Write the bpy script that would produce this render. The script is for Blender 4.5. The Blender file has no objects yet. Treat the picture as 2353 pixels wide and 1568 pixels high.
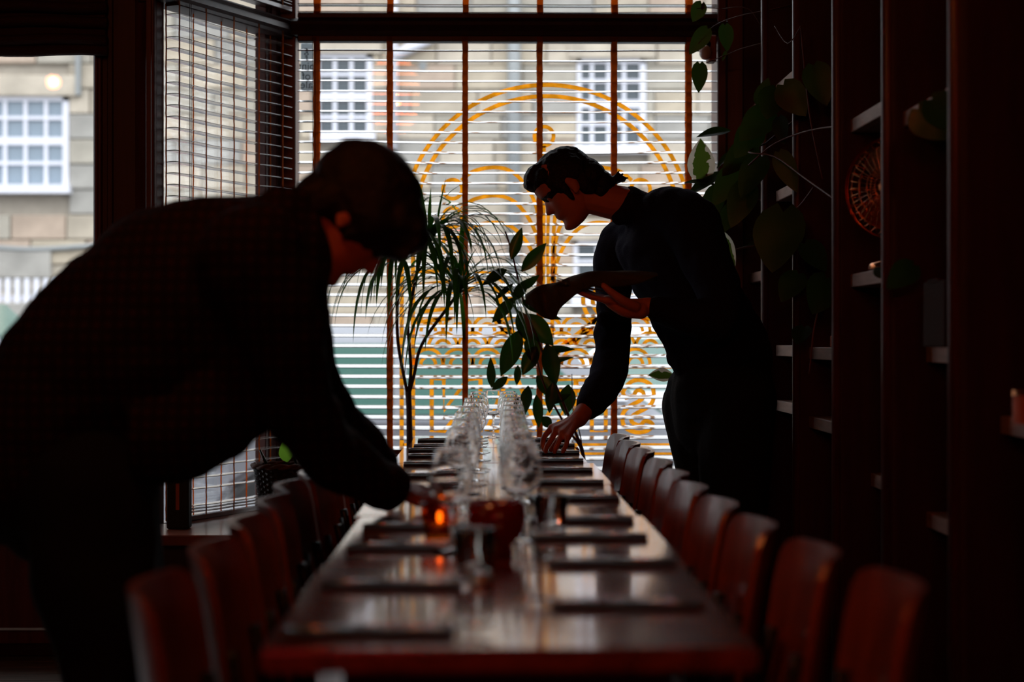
import bpy, bmesh, math, random
from mathutils import Vector, Matrix, noise
R = random.Random(7)
C = bpy.context.scene.collection
V = Vector
PI = math.pi
# ------------------------------------------------------------------ camera, sky, exposure
F, CX, CY, YAW, H = 4200.0, 1176.5, 784.0, 0.01536, 1.104
cam_d = bpy.data.cameras.new('camera')
cam = bpy.data.objects.new('camera', cam_d); C.objects.link(cam)
cam.location = (0, 0, H); cam.rotation_euler = (PI / 2, 0, -YAW)
cam_d.sensor_width = 36; cam_d.lens = F / 2353 * 36
cam_d.clip_start = .05; cam_d.clip_end = 300
cam_d.dof.use_dof = True; cam_d.dof.focus_distance = 6.05; cam_d.dof.aperture_fstop = 2.4
cam_d.dof.aperture_blades = 0
sc = bpy.context.scene
sc.camera = cam
sc.view_settings.view_transform = 'Standard'; sc.view_settings.look = 'None'
sc.view_settings.gamma = 1; sc.view_settings.use_curve_mapping = False
sc.view_settings.exposure = 0.42
sc.cycles.use_denoising = True
sc.cycles.max_bounces = 48; sc.cycles.diffuse_bounces = 4; sc.cycles.glossy_bounces = 8
sc.cycles.transparent_max_bounces = 96; sc.cycles.transmission_bounces = 48
sc.cycles.caustics_reflective = False; sc.cycles.caustics_refractive = False
sc.cycles.sample_clamp_indirect = 4.0
SKY = 2.3
w = bpy.data.worlds.new('overcast_sky'); sc.world = w; w.use_nodes = True
nt = w.node_tree; nt.nodes.clear()
tc = nt.nodes.new('ShaderNodeTexCoord'); sx = nt.nodes.new('ShaderNodeSeparateXYZ')
nt.links.new(tc.outputs['Generated'], sx.inputs[0])
ma = nt.nodes.new('ShaderNodeMath'); ma.operation = 'MULTIPLY_ADD'; ma.inputs[1].default_value = 1.3; ma.inputs[2].default_value = .55
ma.use_clamp = False
mx = nt.nodes.new('ShaderNodeMath'); mx.operation = 'MAXIMUM'; mx.inputs[1].default_value = 0
nt.links.new(sx.outputs[2], mx.inputs[0]); nt.links.new(mx.outputs[0], ma.inputs[0])
ms = nt.nodes.new('ShaderNodeMath'); ms.operation = 'MULTIPLY'; ms.inputs[1].default_value = SKY
nt.links.new(ma.outputs[0], ms.inputs[0])
bg = nt.nodes.new('ShaderNodeBackground'); bg.inputs[0].default_value = (.90, .95, 1.0, 1)
nt.links.new(ms.outputs[0], bg.inputs[1])
wo = nt.nodes.new('ShaderNodeOutputWorld'); nt.links.new(bg.outputs[0], wo.inputs[0])
BULB_E = 60.0          # glow of the bulbs themselves
PEND_W = 13.0           # light each pendant gives
NEON_E = 80.0          # glow of the neon tubes

def PX(px, py, Y):
    fw = V((math.sin(YAW), math.cos(YAW), 0)); rt = V((math.cos(YAW), -math.sin(YAW), 0))
    d = fw + rt * ((px - CX) / F) + V((0, 0, 1)) * (-(py - CY) / F)
    return V((0, 0, H)) + d * (Y / d.y)

# ------------------------------------------------------------------ materials
def _m(name):
    m = bpy.data.materials.new(name); m.use_nodes = True
    n = m.node_tree; return m, n, n.nodes['Principled BSDF'], n.nodes['Material Output']

def mat(name, col, rough=.5, metal=0, var=0, scale=8, stretch=(1, 1, 1), bump=0, bscale=60, spec=.5, coat=0, sub=None):
    m, n, b, o = _m(name)
    b.inputs['Base Color'].default_value = (*col, 1); b.inputs['Roughness'].default_value = rough
    b.inputs['Metallic'].default_value = metal; b.inputs['Specular IOR Level'].default_value = spec
    if coat: b.inputs['Coat Weight'].default_value = coat; b.inputs['Coat Roughness'].default_value = .12
    if var or bump:
        t = n.nodes.new('ShaderNodeTexCoord'); mp = n.nodes.new('ShaderNodeMapping'); mp.inputs['Scale'].default_value = stretch
        n.links.new(t.outputs['Object'], mp.inputs[0])
    if var:
        z = n.nodes.new('ShaderNodeTexNoise'); z.inputs['Scale'].default_value = scale; z.inputs['Detail'].default_value = 5
        n.links.new(mp.outputs[0], z.inputs['Vector'])
        r = n.nodes.new('ShaderNodeValToRGB')
        r.color_ramp.elements[0].position = .3; r.color_ramp.elements[1].position = .72
        r.color_ramp.elements[0].color = (*[c * (1 - var) for c in col], 1)
        r.color_ramp.elements[1].color = (*[min(1, c * (1 + var)) for c in col], 1)
        n.links.new(z.outputs[0], r.inputs[0]); n.links.new(r.outputs[0], b.inputs['Base Color'])
    if bump:
        z2 = n.nodes.new('ShaderNodeTexNoise'); z2.inputs['Scale'].default_value = bscale; z2.inputs['Detail'].default_value = 4
        n.links.new(mp.outputs[0], z2.inputs['Vector'])
        bp = n.nodes.new('ShaderNodeBump'); bp.inputs['Strength'].default_value = bump; bp.inputs['Distance'].default_value = .01
        n.links.new(z2.outputs[0], bp.inputs['Height']); n.links.new(bp.outputs[0], b.inputs['Normal'])
    return m

def thin_glass(name, tint=(1, 1, 1), base=.04, rough=0.0, haze=0):
    m, n, b, o = _m(name); n.nodes.remove(b)
    tr = n.nodes.new('ShaderNodeBsdfTransparent'); tr.inputs[0].default_value = (*tint, 1)
    gl = n.nodes.new('ShaderNodeBsdfGlossy'); gl.inputs['Roughness'].default_value = rough
    lw = n.nodes.new('ShaderNodeLayerWeight'); lw.inputs[0].default_value = .5
    p = n.nodes.new('ShaderNodeMath'); p.operation = 'POWER'; p.inputs[1].default_value = 2.1 if haze else 4.5
    a = n.nodes.new('ShaderNodeMath'); a.operation = 'MULTIPLY_ADD'; a.inputs[1].default_value = .9; a.inputs[2].default_value = base
    mxs = n.nodes.new('ShaderNodeMixShader')
    n.links.new(lw.outputs['Facing'], p.inputs[0]); n.links.new(p.outputs[0], a.inputs[0]); n.links.new(a.outputs[0], mxs.inputs[0])
    n.links.new(tr.outputs[0], mxs.inputs[1]); n.links.new(gl.outputs[0], mxs.inputs[2])
    if haze:
        hz_ = n.nodes.new('ShaderNodeBsdfTranslucent'); hz_.inputs[0].default_value = (.95, .95, 1, 1); m2_ = n.nodes.new('ShaderNodeMixShader'); m2_.inputs[0].default_value = haze
        n.links.new(mxs.outputs[0], m2_.inputs[1]); n.links.new(hz_.outputs[0], m2_.inputs[2]); n.links.new(m2_.outputs[0], o.inputs[0])
    else: n.links.new(mxs.outputs[0], o.inputs[0])
    return m

def translucent(name, col, tcol, mixf=.5, rough=.5, var=0, scale=20):
    m, n, b, o = _m(name)
    b.inputs['Base Color'].default_value = (*col, 1); b.inputs['Roughness'].default_value = rough
    t = n.nodes.new('ShaderNodeBsdfTranslucent'); t.inputs[0].default_value = (*tcol, 1)
    mxs = n.nodes.new('ShaderNodeMixShader'); mxs.inputs[0].default_value = mixf
    n.links.new(b.outputs[0], mxs.inputs[1]); n.links.new(t.outputs[0], mxs.inputs[2]); n.links.new(mxs.outputs[0], o.inputs[0])
    if var:
        tcn = n.nodes.new('ShaderNodeTexCoord'); z = n.nodes.new('ShaderNodeTexNoise'); z.inputs['Scale'].default_value = scale
        n.links.new(tcn.outputs['Object'], z.inputs['Vector'])
        r = n.nodes.new('ShaderNodeValToRGB'); r.color_ramp.elements[0].position = .35; r.color_ramp.elements[1].position = .65
        r.color_ramp.elements[0].color = (*[c * (1 - var) for c in tcol], 1); r.color_ramp.elements[1].color = (*tcol, 1)
        n.links.new(z.outputs[0], r.inputs[0]); n.links.new(r.outputs[0], t.inputs[0])
    return m

def glow(name, col, e):
    m, n, b, o = _m(name)
    b.inputs['Base Color'].default_value = (*col, 1)
    b.inputs['Emission Color'].default_value = (*col, 1); b.inputs['Emission Strength'].default_value = e
    return m

def plaid(name):
    m, n, b, o = _m(name)
    t = n.nodes.new('ShaderNodeTexCoord')
    outs = []
    for ax, sc_ in (('X', 14), ('Z', 14)):
        wv = n.nodes.new('ShaderNodeTexWave'); wv.wave_type = 'BANDS'; wv.bands_direction = ax
        wv.inputs['Scale'].default_value = sc_; wv.inputs['Distortion'].default_value = .4
        n.links.new(t.outputs['Object'], wv.inputs['Vector']); outs.append(wv)
    mu = n.nodes.new('ShaderNodeMath'); mu.operation = 'MULTIPLY'
    n.links.new(outs[0].outputs['Fac'], mu.inputs[0]); n.links.new(outs[1].outputs['Fac'], mu.inputs[1])
    r = n.nodes.new('ShaderNodeValToRGB')
    r.color_ramp.elements[0].color = (.010, .006, .005, 1); r.color_ramp.elements[1].color = (.034, .010, .006, 1)
    n.links.new(mu.outputs[0], r.inputs[0]); n.links.new(r.outputs[0], b.inputs['Base Color'])
    b.inputs['Roughness'].default_value = .95; b.inputs['Specular IOR Level'].default_value = .1
    return m

M = {}
M['wall_dark'] = mat('wall_dark', (.018, .011, .009), .7, var=.3)
M['mahogany'] = mat('mahogany', (.075, .014, .008), .42, var=.35, scale=6, stretch=(8, 8, .6))
M['mahogany_dark'] = mat('mahogany_dark', (.030, .007, .005), .5, var=.3, scale=6, stretch=(8, 8, .6))
M['floor_wood'] = mat('floor_wood', (.10, .075, .06), .38, var=.5, scale=5, stretch=(1, 14, 1))
M['ceiling'] = mat('ceiling', (.05, .03, .025), .8)
M['pine'] = mat('pine', (.30, .17, .135), .55, var=.3, scale=4, stretch=(12, 1.2, 12), bump=.1)
M['table_wood'] = mat('table_wood', (.27, .062, .030), .16, var=.4, scale=3, stretch=(10, 1, 10), coat=1, spec=1)
_b = M['table_wood'].node_tree.nodes['Principled BSDF']; _b.inputs['IOR'].default_value = 1.8; _b.inputs['Coat IOR'].default_value = 1.9; _b.inputs['Coat Roughness'].default_value = .085; _b.inputs['Specular Tint'].default_value = (1, .86, .78, 1); _b.inputs['Coat Tint'].default_value = (1, .86, .80, 1)
M['table_edge'] = mat('table_edge', (.10, .04, .025), .4)
M['steel_dark'] = mat('steel_dark', (.02, .018, .018), .4, metal=.6)
M['ply'] = mat('ply', (.26, .066, .036), .33, var=.3, scale=4, stretch=(1, 10, 1.5), coat=.25)
M['chrome'] = mat('chrome', (.75, .75, .75), .18, metal=1)
M['napkin'] = mat('napkin', (.020, .012, .012), .6, bump=.3, bscale=400)
M['glass'] = thin_glass('window_glass')
M['wine_glass'] = mat('wine_glass_clear', (1, 1, 1), 0)
_b = M['wine_glass'].node_tree.nodes['Principled BSDF']; _b.inputs['Transmission Weight'].default_value = 1; _b.inputs['IOR'].default_value = 1.45
M['slat_wood'] = mat('slat_wood', (.21, .18, .165), .2, var=.15, scale=4, stretch=(1, 20, 1), coat=.8)
M['tape'] = translucent('tape_cotton', (.40, .15, .04), (.72, .27, .06), .7, .8, .25, 300)
M['gold'] = translucent('gold_paint', (.85, .42, .05), (1.0, .60, .10), .82, .45, .25, 30)
M['stone'] = [mat('sandstone_%d' % i, c, .9, var=.22, scale=3, bump=.3, bscale=14) for i, c in enumerate(
    [(.40, .34, .26), (.36, .31, .245), (.42, .365, .295), (.33, .30, .25), (.38, .295, .23), (.29, .275, .25)])]
M['mortar'] = mat('mortar', (.33, .29, .24), .95, var=.1)
M['white_paint'] = mat('white_paint', (.62, .62, .68), .45)
M['dark_pane'] = mat('dark_pane', (.05, .065, .075), .12, spec=.6)
M['blue_pane'] = mat('blue_pane', (.20, .25, .30), .15, spec=.6)
M['asphalt'] = mat('asphalt', (.10, .10, .105), .6, var=.2, scale=30)
M['paving'] = mat('paving', (.16, .16, .16), .8, var=.15, scale=6)
M['silver'] = mat('silver_car', (.30, .31, .34), .25, metal=.5, coat=.6)
M['white_car'] = mat('white_car', (.80, .81, .83), .2, coat=.6)
M['green_car'] = mat('green_car', (.10, .32, .27), .22, coat=.8)
M['dark_car'] = mat('dark_car', (.05, .055, .065), .2, coat=.8)
M['car_glass'] = mat('car_glass', (.07, .15, .125), .06, spec=.9)
M['rubber'] = mat('rubber', (.02, .02, .02), .8)
M['red_lens'] = mat('red_lens', (.70, .02, .02), .2, coat=.5)
M['clear_lens'] = mat('clear_lens', (.7, .7, .7), .1)
M['grey_pipe'] = mat('grey_pipe', (.22, .23, .23), .5)
M['slate'] = mat('slate_roof', (.11, .115, .13), .7)
M['skin'] = mat('skin', (.48, .15, .075), .55, var=.08, scale=30)
M['hair'] = mat('dark_hair', (.010, .005, .004), .6, spec=.25, bump=.5, bscale=120)
M['navy'] = mat('navy_knit', (.011, .010, .024), .95, spec=.1, bump=.4, bscale=300)
M['black_cloth'] = mat('black_twill', (.006, .0055, .007), .9, spec=.15, bump=.3, bscale=300)
M['plaid'] = plaid('plaid_flannel')
M['olive'] = mat('olive_cloth', (.055, .045, .022), .9, var=.3, scale=12, spec=.2, bump=.3, bscale=200)
M['leaf'] = translucent('ficus_leaf', (.022, .045, .022), (.03, .10, .01), .22, .28)
M['blade'] = translucent('dracaena_leaf', (.03, .075, .02), (.06, .22, .015), .38, .35)
M['leaf_dark'] = translucent('philodendron_leaf', (.010, .024, .009), (.035, .08, .009), .3, .45)
M['leaf_lime'] = translucent('young_leaf', (.10, .22, .03), (.28, .60, .05), .55, .5)
M['stem'] = mat('woody_stem', (.085, .035, .022), .7, bump=.4, bscale=80)
M['stem_red'] = mat('reddish_stem', (.11, .03, .02), .6)
M['terracotta'] = mat('terracotta', (.22, .065, .035), .8, var=.2)
M['wicker'] = mat('dark_wicker', (.022, .020, .020), .55)
M['wicker_rim'] = mat('wicker_rim', (.12, .045, .025), .7)
M['copper'] = mat('copper', (.80, .26, .09), .22, metal=1)
M['bottle'] = thin_glass('green_bottle_glass', (.10, .30, .18), .06)
M['blue_bottle'] = thin_glass('blue_bottle_glass', (.12, .35, .42), .06)
M['label_orange'] = mat('label_orange', (.55, .16, .07), .6)
M['red_glass'] = mat('red_glass', (.18, .008, .004), .2, coat=.5)
M['orange_box'] = mat('orange_card', (.50, .12, .04), .7)
M['card'] = mat('brown_card', (.03, .012, .008), .9, spec=.1)
M['beech'] = mat('beech_block', (.35, .11, .05), .5, var=.2)
M['soil'] = mat('soil', (.02, .014, .01), .95)
M['plate'] = translucent('frosted_plate', (.40, .44, .46), (.55, .60, .62), .5, .3)
M['ink'] = mat('ink', (.04, .06, .065), .6)
M['fabric_blind'] = mat('brown_fabric', (.035, .010, .007), .85, bump=.3, bscale=250)
M['bulb_glass'] = mat('opal_bulb', (.62, .42, .36), .12, coat=.6)
M['bulb_on'] = glow('bulb_on', (1.0, .62, .25), BULB_E)
M['shade_dome'] = thin_glass('clear_dome', (.95, .9, .84), .012)
M['shade_orange'] = glow('orange_shade_lit', (1.0, .30, .06), 4.5)
M['neon'] = glow('neon_red', (1.0, .05, .06), NEON_E)
M['yellow'] = mat('yellow_band', (.70, .36, .04), .6)

def variegated():
    m = translucent('variegated_leaf', (.3, .33, .2), (.8, .82, .6), .5, .4)
    n = m.node_tree; t = n.nodes.new('ShaderNodeTexCoord'); z = n.nodes.new('ShaderNodeTexNoise'); z.inputs['Scale'].default_value = 32
    sxx = n.nodes.new('ShaderNodeSeparateXYZ'); n.links.new(t.outputs['UV'], sxx.inputs[0])
    n.links.new(t.outputs['Object'], z.inputs['Vector'])
    ab = n.nodes.new('ShaderNodeMath'); ab.operation = 'MULTIPLY_ADD'; ab.inputs[1].default_value = .55; n.links.new(z.outputs[0], ab.inputs[0])
    n.links.new(sxx.outputs[0], ab.inputs[2])
    r = n.nodes.new('ShaderNodeValToRGB'); r.color_ramp.interpolation = 'CONSTANT'
    r.color_ramp.elements[0].color = (.09, .17, .02, 1); r.color_ramp.elements[1].position = .60; r.color_ramp.elements[1].color = (.85, .85, .68, 1)
    n.links.new(ab.outputs[0], r.inputs[0])
    for nd in n.nodes:
        if nd.type == 'BSDF_TRANSLUCENT': n.links.new(r.outputs[0], nd.inputs[0])
        if nd.type == 'BSDF_PRINCIPLED': n.links.new(r.outputs[0], nd.inputs['Base Color'])
    return m
M['variegated'] = variegated()

# ------------------------------------------------------------------ mesh helpers
class MB:
    def __init__(s, o=(0, 0, 0)): s.v = []; s.f = []; s.o = V(o); s.uv = None
    def add(s, vs, fs):
        k = len(s.v); s.v += [V(p) for p in vs]; s.f += [tuple(i + k for i in q) for q in fs]; return s
    def box(s, c, d, rot=None):
        c = V(c); x, y, z = d[0] / 2, d[1] / 2, d[2] / 2
        vs = [V((a * x, b * y, e * z)) for a in (-1, 1) for b in (-1, 1) for e in (-1, 1)]
        if rot is not None: vs = [rot @ p for p in vs]
        return s.add([p + c for p in vs], [(0, 1, 3, 2), (4, 6, 7, 5), (0, 4, 5, 1), (2, 3, 7, 6), (0, 2, 6, 4), (1, 5, 7, 3)])
    def span(s, a, b): a = V(a); b = V(b); return s.box((a + b) / 2, [abs(q) for q in (b - a)])
    def tube(s, pts, r, n=8, up=None, caps=True):
        pts = [V(p) for p in pts]; N = len(pts)
        if not isinstance(r, (list, tuple)): r = [r] * N
        k = len(s.v); prev = None
        for i, p in enumerate(pts):
            t = (pts[min(i + 1, N - 1)] - pts[max(i - 1, 0)])
            t = t.normalized() if t.length > 1e-9 else V((0, 0, 1))
            if up is not None: a = V(up)
            elif prev is not None: a = prev
            else: a = V((0, 0, 1)) if abs(t.z) < .9 else V((1, 0, 0))
            a = a - t * a.dot(t)
            if a.length < 1e-6: a = t.orthogonal()
            a.normalize(); prev = a; b = t.cross(a)
            ra, rb = r[i] if isinstance(r[i], (list, tuple)) else (r[i], r[i])
            for j in range(n):
                q = 2 * PI * j / n; s.v.append(p + a * (ra * math.cos(q)) + b * (rb * math.sin(q)))
        for i in range(N - 1):
            for j in range(n):
                s.f.append((k + i * n + j, k + i * n + (j + 1) % n, k + (i + 1) * n + (j + 1) % n, k + (i + 1) * n + j))
        if caps: s.f.append(tuple(k + j for j in reversed(range(n)))); s.f.append(tuple(k + (N - 1) * n + j for j in range(n)))
        return s
    def lathe(s, prof, n=20, c=(0, 0, 0), closed=False):
        c = V(c); k = len(s.v); N = len(prof)
        for r, z in prof:
            for j in range(n): q = 2 * PI * j / n; s.v.append(c + V((r * math.cos(q), r * math.sin(q), z)))
        for i in range(N - 1):
            for j in range(n): s.f.append((k + i * n + j, k + i * n + (j + 1) % n, k + (i + 1) * n + (j + 1) % n, k + (i + 1) * n + j))
        if closed: s.f.append(tuple(k + j for j in reversed(range(n)))); s.f.append(tuple(k + (N - 1) * n + j for j in range(n)))
        return s
    def ell(s, c, r, rot=None, n=14, m=10):
        c = V(c); r = (r, r, r) if not isinstance(r, (list, tuple)) else r; vs = []; fs = []
        for i in range(m + 1):
            a = PI * i / m
            for j in range(n):
                b = 2 * PI * j / n; p = V((r[0] * math.sin(a) * math.cos(b), r[1] * math.sin(a) * math.sin(b), r[2] * math.cos(a)))
                if rot is not None: p = rot @ p
                vs.append(c + p)
        for i in range(m):
            for j in range(n): fs.append((i * n + j, (i + 1) * n + j, (i + 1) * n + (j + 1) % n, i * n + (j + 1) % n))
        return s.add(vs, fs)
    def prism(s, poly, ax, bx, ex, c=(0, 0, 0)):
        c = V(c); ax = V(ax); bx = V(bx); ex = V(ex); n = len(poly); k = len(s.v)
        for e in (-.5, .5):
            for a, b in poly: s.v.append(c + ax * a + bx * b + ex * e)
        for j in range(n): s.f.append((k + j, k + (j + 1) % n, k + n + (j + 1) % n, k + n + j))
        s.f.append(tuple(k + j for j in reversed(range(n)))); s.f.append(tuple(k + n + j for j in range(n))); return s
    def grid(s, rows):
        k = len(s.v); a = len(rows); b = len(rows[0])
        for r in rows: s.v += [V(p) for p in r]
        for i in range(a - 1):
            for j in range(b - 1): s.f.append((k + i * b + j, k + i * b + j + 1, k + (i + 1) * b + j + 1, k + (i + 1) * b + j))
        return s
    def mesh(s, name):
        me = bpy.data.meshes.new(name); me.from_pydata([tuple(p - s.o) for p in s.v], [], s.f); me.validate(); return me
    def build(s, name, m, parent=None, smooth=False, bevel=0, seg=1, fix=True):
        me = s.mesh(name)
        if fix or bevel:
            bm = bmesh.new(); bm.from_mesh(me)
            if fix == 'merge': bmesh.ops.remove_doubles(bm, verts=bm.verts, dist=1e-5)
            if bevel:
                es = [e for e in bm.edges if len(e.link_faces) == 2 and e.calc_face_angle(0) > .5]
                bmesh.ops.bevel(bm, geom=es, offset=bevel, segments=seg, affect='EDGES', clamp_overlap=True)
            bmesh.ops.recalc_face_normals(bm, faces=bm.faces)
            bm.to_mesh(me); bm.free()
        return link(name, me, m, parent, smooth, s.o if parent is None else (0, 0, 0))

def link(name, me, m, parent=None, smooth=False, loc=(0, 0, 0)):
    if m is not None and not me.materials: me.materials.append(m)
    if smooth: me.polygons.foreach_set('use_smooth', [True] * len(me.polygons))
    o = bpy.data.objects.new(name, me); C.objects.link(o)
    if parent is not None: o.parent = parent
    o.location = loc
    return o

def thing(name, label, cat, loc=(0, 0, 0), rz=0, group=None):
    o = bpy.data.objects.new(name, None); C.objects.link(o); o.location = loc; o.rotation_euler = (0, 0, rz)
    o.empty_display_size = .05
    return tag(o, label, cat, group)
def tag(o, label, cat, group=None):
    o['label'] = label; o['category'] = cat
    if group: o['group'] = group
    return o
def struct(o): o['kind'] = 'structure'; return o
def copy_tree(o, parent=None):
    c = o.copy(); C.objects.link(c)
    if parent is not None: c.parent = parent
    for ch in list(o.children): copy_tree(ch, c)
    return c
def spline(pts, k=6):
    """Catmull-Rom through tuples of any length"""
    P = [tuple(pts[0])] + [tuple(p) for p in pts] + [tuple(pts[-1])]; out = []
    for i in range(1, len(P) - 2):
        for j in range(k):
            t = j / k; a, b, c, d = P[i - 1], P[i], P[i + 1], P[i + 2]
            out.append(tuple(.5 * (2 * b[q] + (c[q] - a[q]) * t + (2 * a[q] - 5 * b[q] + 4 * c[q] - d[q]) * t * t + (3 * b[q] - a[q] - 3 * c[q] + d[q]) * t ** 3) for q in range(len(b))))
    out.append(tuple(P[-2])); return out
def remesh(mb, voxel, sm=4, name='tmp', wr=0, wscale=9, seed=0):
    me = mb.mesh(name); o = bpy.data.objects.new(name, me); C.objects.link(o)
    md = o.modifiers.new('r', 'REMESH'); md.mode = 'VOXEL'; md.voxel_size = voxel
    if sm: s = o.modifiers.new('s', 'SMOOTH'); s.iterations = sm; s.factor = .5
    dg = bpy.context.evaluated_depsgraph_get(); dg.update()
    out = bpy.data.meshes.new_from_object(o.evaluated_get(dg)); out.name = name
    bpy.data.objects.remove(o); bpy.data.meshes.remove(me)
    if wr:
        nv = [v.normal.copy() for v in out.vertices]
        for v, nn in zip(out.vertices, nv):
            p = v.co * wscale + V((seed, 0, 0)); v.co += nn * (wr * (noise.noise(p) + .5 * noise.noise(p * 2.3)))
    out.polygons.foreach_set('use_smooth', [True] * len(out.polygons)); out.update()
    return out
ORD = ['nearest the window', 'second from the window', 'third from the window', 'fourth from the window', 'fifth from the window', 'sixth from the window',
       'seventh from the window', 'eighth from the window', 'ninth from the window', 'tenth from the window', 'eleventh from the window']
ORDN = ['first', 'second', 'third', 'fourth', 'fifth', 'sixth', 'seventh', 'eighth', 'ninth', 'tenth', 'eleventh']
def tri_bevel_mesh(name, d, bv, jit=0):
    mb = MB(); mb.box((0, 0, 0), d)
    me = mb.mesh(name); bm = bmesh.new(); bm.from_mesh(me)
    bmesh.ops.bevel(bm, geom=[e for e in bm.edges], offset=bv, segments=1, affect='EDGES'); bmesh.ops.recalc_face_normals(bm, faces=bm.faces)
    bm.to_mesh(me); bm.free(); return me

# ================================================================== THE ROOM
YW = 7.2                     # front window plane
XL, XR, YB, ZC = -3.4, 1.36, -3.2, 3.3
fl = struct(MB().span((XL, YB, -.12), (XR, 7.45, -.022)).build('floor', M['mahogany_dark']))
for i in range(int((7.3 + .4) / .118)):
    y0 = -.4 + i * .118
    pm = tri_bevel_mesh('floor_plank', (XR - XL - .02, .113, .02), .002)
    po = link('floor_plank', pm, M['floor_wood'], fl); po.location = ((XL + XR) / 2, y0 + .059, -.0115)
struct(MB().span((XL, YB, ZC), (XR, 7.45, ZC + .1)).build('ceiling', M['ceiling']))
struct(MB().span((XL - .1, YB, -.1), (XL, 6.6, ZC)).build('wall_left', M['wall_dark']))
struct(MB().span((XR, YB, -.1), (XR + .1, 7.45, ZC)).build('wall_right', M['wall_dark']))
struct(MB().span((XL, YB - .1, -.1), (XR, YB, ZC)).build('wall_back', M['wall_dark']))
xa = PX(682, 0, YW).x; xb = PX(1642, 0, YW).x; xm = PX(1692, 0, YW).x
A = PX(352, 0, 6.42); A = V((A.x, 6.42)); B = V((PX(652, 0, YW).x, YW))
DY = 6.47; dx1 = PX(236, 0, DY).x; dx0 = dx1 - 1.02
# front walls
mb = MB()
mb.span((xa - .1, YW, 0), (xm, YW + .14, .40)); mb.span((xa - .1, YW, 2.95), (xm + .3, YW + .14, ZC)); mb.span((xm, YW - .02, 0), (XR, YW + .14, ZC))
struct(mb.build('wall_front', M['mahogany_dark']))
mb = MB(); mb.span((XL, DY, 0), (XL + .12, DY + .14, ZC)); mb.span((XL, DY, 0), (dx0, DY + .14, .45)); mb.span((XL, DY, 2.55), (dx0, DY + .14, ZC)); mb.span((dx0 - .06, DY, 0), (dx0, DY + .14, ZC)); mb.span((dx0, DY, 2.55), (A.x, DY + .14, ZC))
mb.span((dx1 - .001, DY - .01, 0), (PX(342, 0, DY).x, DY + .14, ZC))
for a_, b_ in ((.12, .03), (.02, .02)):
    x = PX(236, 0, DY).x + a_; mb.span((x, DY - .025, 0), (x + b_, DY, ZC))
struct(mb.build('wall_entrance', M['mahogany_dark'], bevel=.003))
d2 = (B - A).normalized(); n2 = V((d2.y, -d2.x))   # n2 points into the room
RS = Matrix(((d2.x, -n2.x, 0), (d2.y, -n2.y, 0), (0, 0, 1)))   # local x along window, y outwards
LS = (B - A).length
def sp(u, w_, z): q = A + d2 * u + n2 * w_; return V((q.x, q.y, z))
mb = MB(); mb.box(sp(LS / 2, -.07, .2), (LS, .14, .4), RS); mb.box(sp(LS / 2, -.07, 3.12), (LS, .14, .36), RS)
struct(mb.build('wall_bay', M['mahogany_dark']))
# trims: door-side post bead, transom
tz0, tz1 = PX(0, 87, YW).z, PX(0, 47, YW).z
mb = MB()
mb.span((PX(344, 0, 6.44).x, 6.36, 0), (PX(359, 0, 6.40).x, 6.50, ZC)); mb.tube([(PX(352, 0, 6.36).x, 6.355, 0), (PX(352, 0, 6.36).x, 6.355, ZC)], .008)
struct(mb.build('trim_1', M['mahogany'], bevel=.003))
def transom(p0, p1, name):
    mb = MB(); d = (p1 - p0).normalized(); nrm = V((d.y, -d.x, 0)); h = (tz1 - tz0) / 2
    pr = [(-.05, -h), (.075, -h), (.085, -h * .55), (.07, h * .2), (.075, h * .55), (.045, h), (-.05, h)]
    rows = [[p + nrm * a + V((0, 0, (tz0 + tz1) / 2 + b)) for a, b in pr + pr[:1]] for p in (p0 - d * .02, p1 + d * .02)]
    mb.grid(rows); return struct(mb.build(name, M['mahogany_dark'], fix='merge'))
transom(V((xa - .03, YW - .02, 0)), V((xb + .02, YW - .02, 0)), 'trim_2')
q0 = sp(0, .0, 0); q1 = sp(LS, .0, 0)
transom(V((q0.x, q0.y, 0)), V((q1.x, q1.y, 0)), 'trim_3')

# window 1: the big front window
win1 = bpy.data.objects.new('window_1', None); C.objects.link(win1); struct(win1)
mb = MB(); mb.span((PX(640, 0, YW).x, YW - .05, .4), (xa, YW + .1, 2.96)); mb.span((xb, YW - .09, .0), (xb + .035, YW + .1, 2.96))
mb.span((xb + .04, YW - .06, .0), (xm + .02, YW + .1, 2.96)); mb.span((xa, YW - .02, .40), (xb, YW + .1, .455)); mb.span((xa, YW + .02, tz0), (xb, YW + .1, tz1)); mb.span((xa, YW, 2.9), (xb, YW + .1, 2.96))
mb.build('window_frame', M['mahogany'], win1, bevel=.004)
GY = YW + .055
mb = MB(); mb.span((xa, GY, .45), (xb, GY + .006, tz0)); mb.build('pane', M['glass'], win1)
mb = MB(); mb.span((xa, GY, tz1), (xb, GY + .006, 2.9)); mb.build('pane', M['glass'], win1)
# gold sign painted on the room side of the pane
def gp(px, py): p = PX(px, py, GY - .004); return p
def ribbon(name, pts, wpx=9, closed=False, parent=None):
    wd = wpx / F * GY / 2; P = [gp(*p) for p in pts]; n = len(P); mb = MB(win1.location); L = []
    for i, p in enumerate(P):
        if closed: t = P[(i + 1) % n] - P[(i - 1) % n]; 
        else: t = P[min(i + 1, n - 1)] - P[max(i - 1, 0)]
        t.normalize(); s = V((-t.z, 0, t.x))
        L.append((p + s * wd, p - s * wd))
    k = len(L)
    for dy in (0, .0012): mb.v += [q + V((0, dy, 0)) for pr in L for q in pr]
    for i in range(k if closed else k - 1):
        a, b = 2 * i, 2 * ((i + 1) % k)
        for o in (0, 2 * k): mb.f.append((a + o, a + 1 + o, b + 1 + o, b + o))
        mb.f.append((a, b, b + 2 * k, a + 2 * k)); mb.f.append((a + 1, b + 1, b + 1 + 2 * k, a + 1 + 2 * k))
    return mb.build(name, M['gold'], parent or win1)
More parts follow.
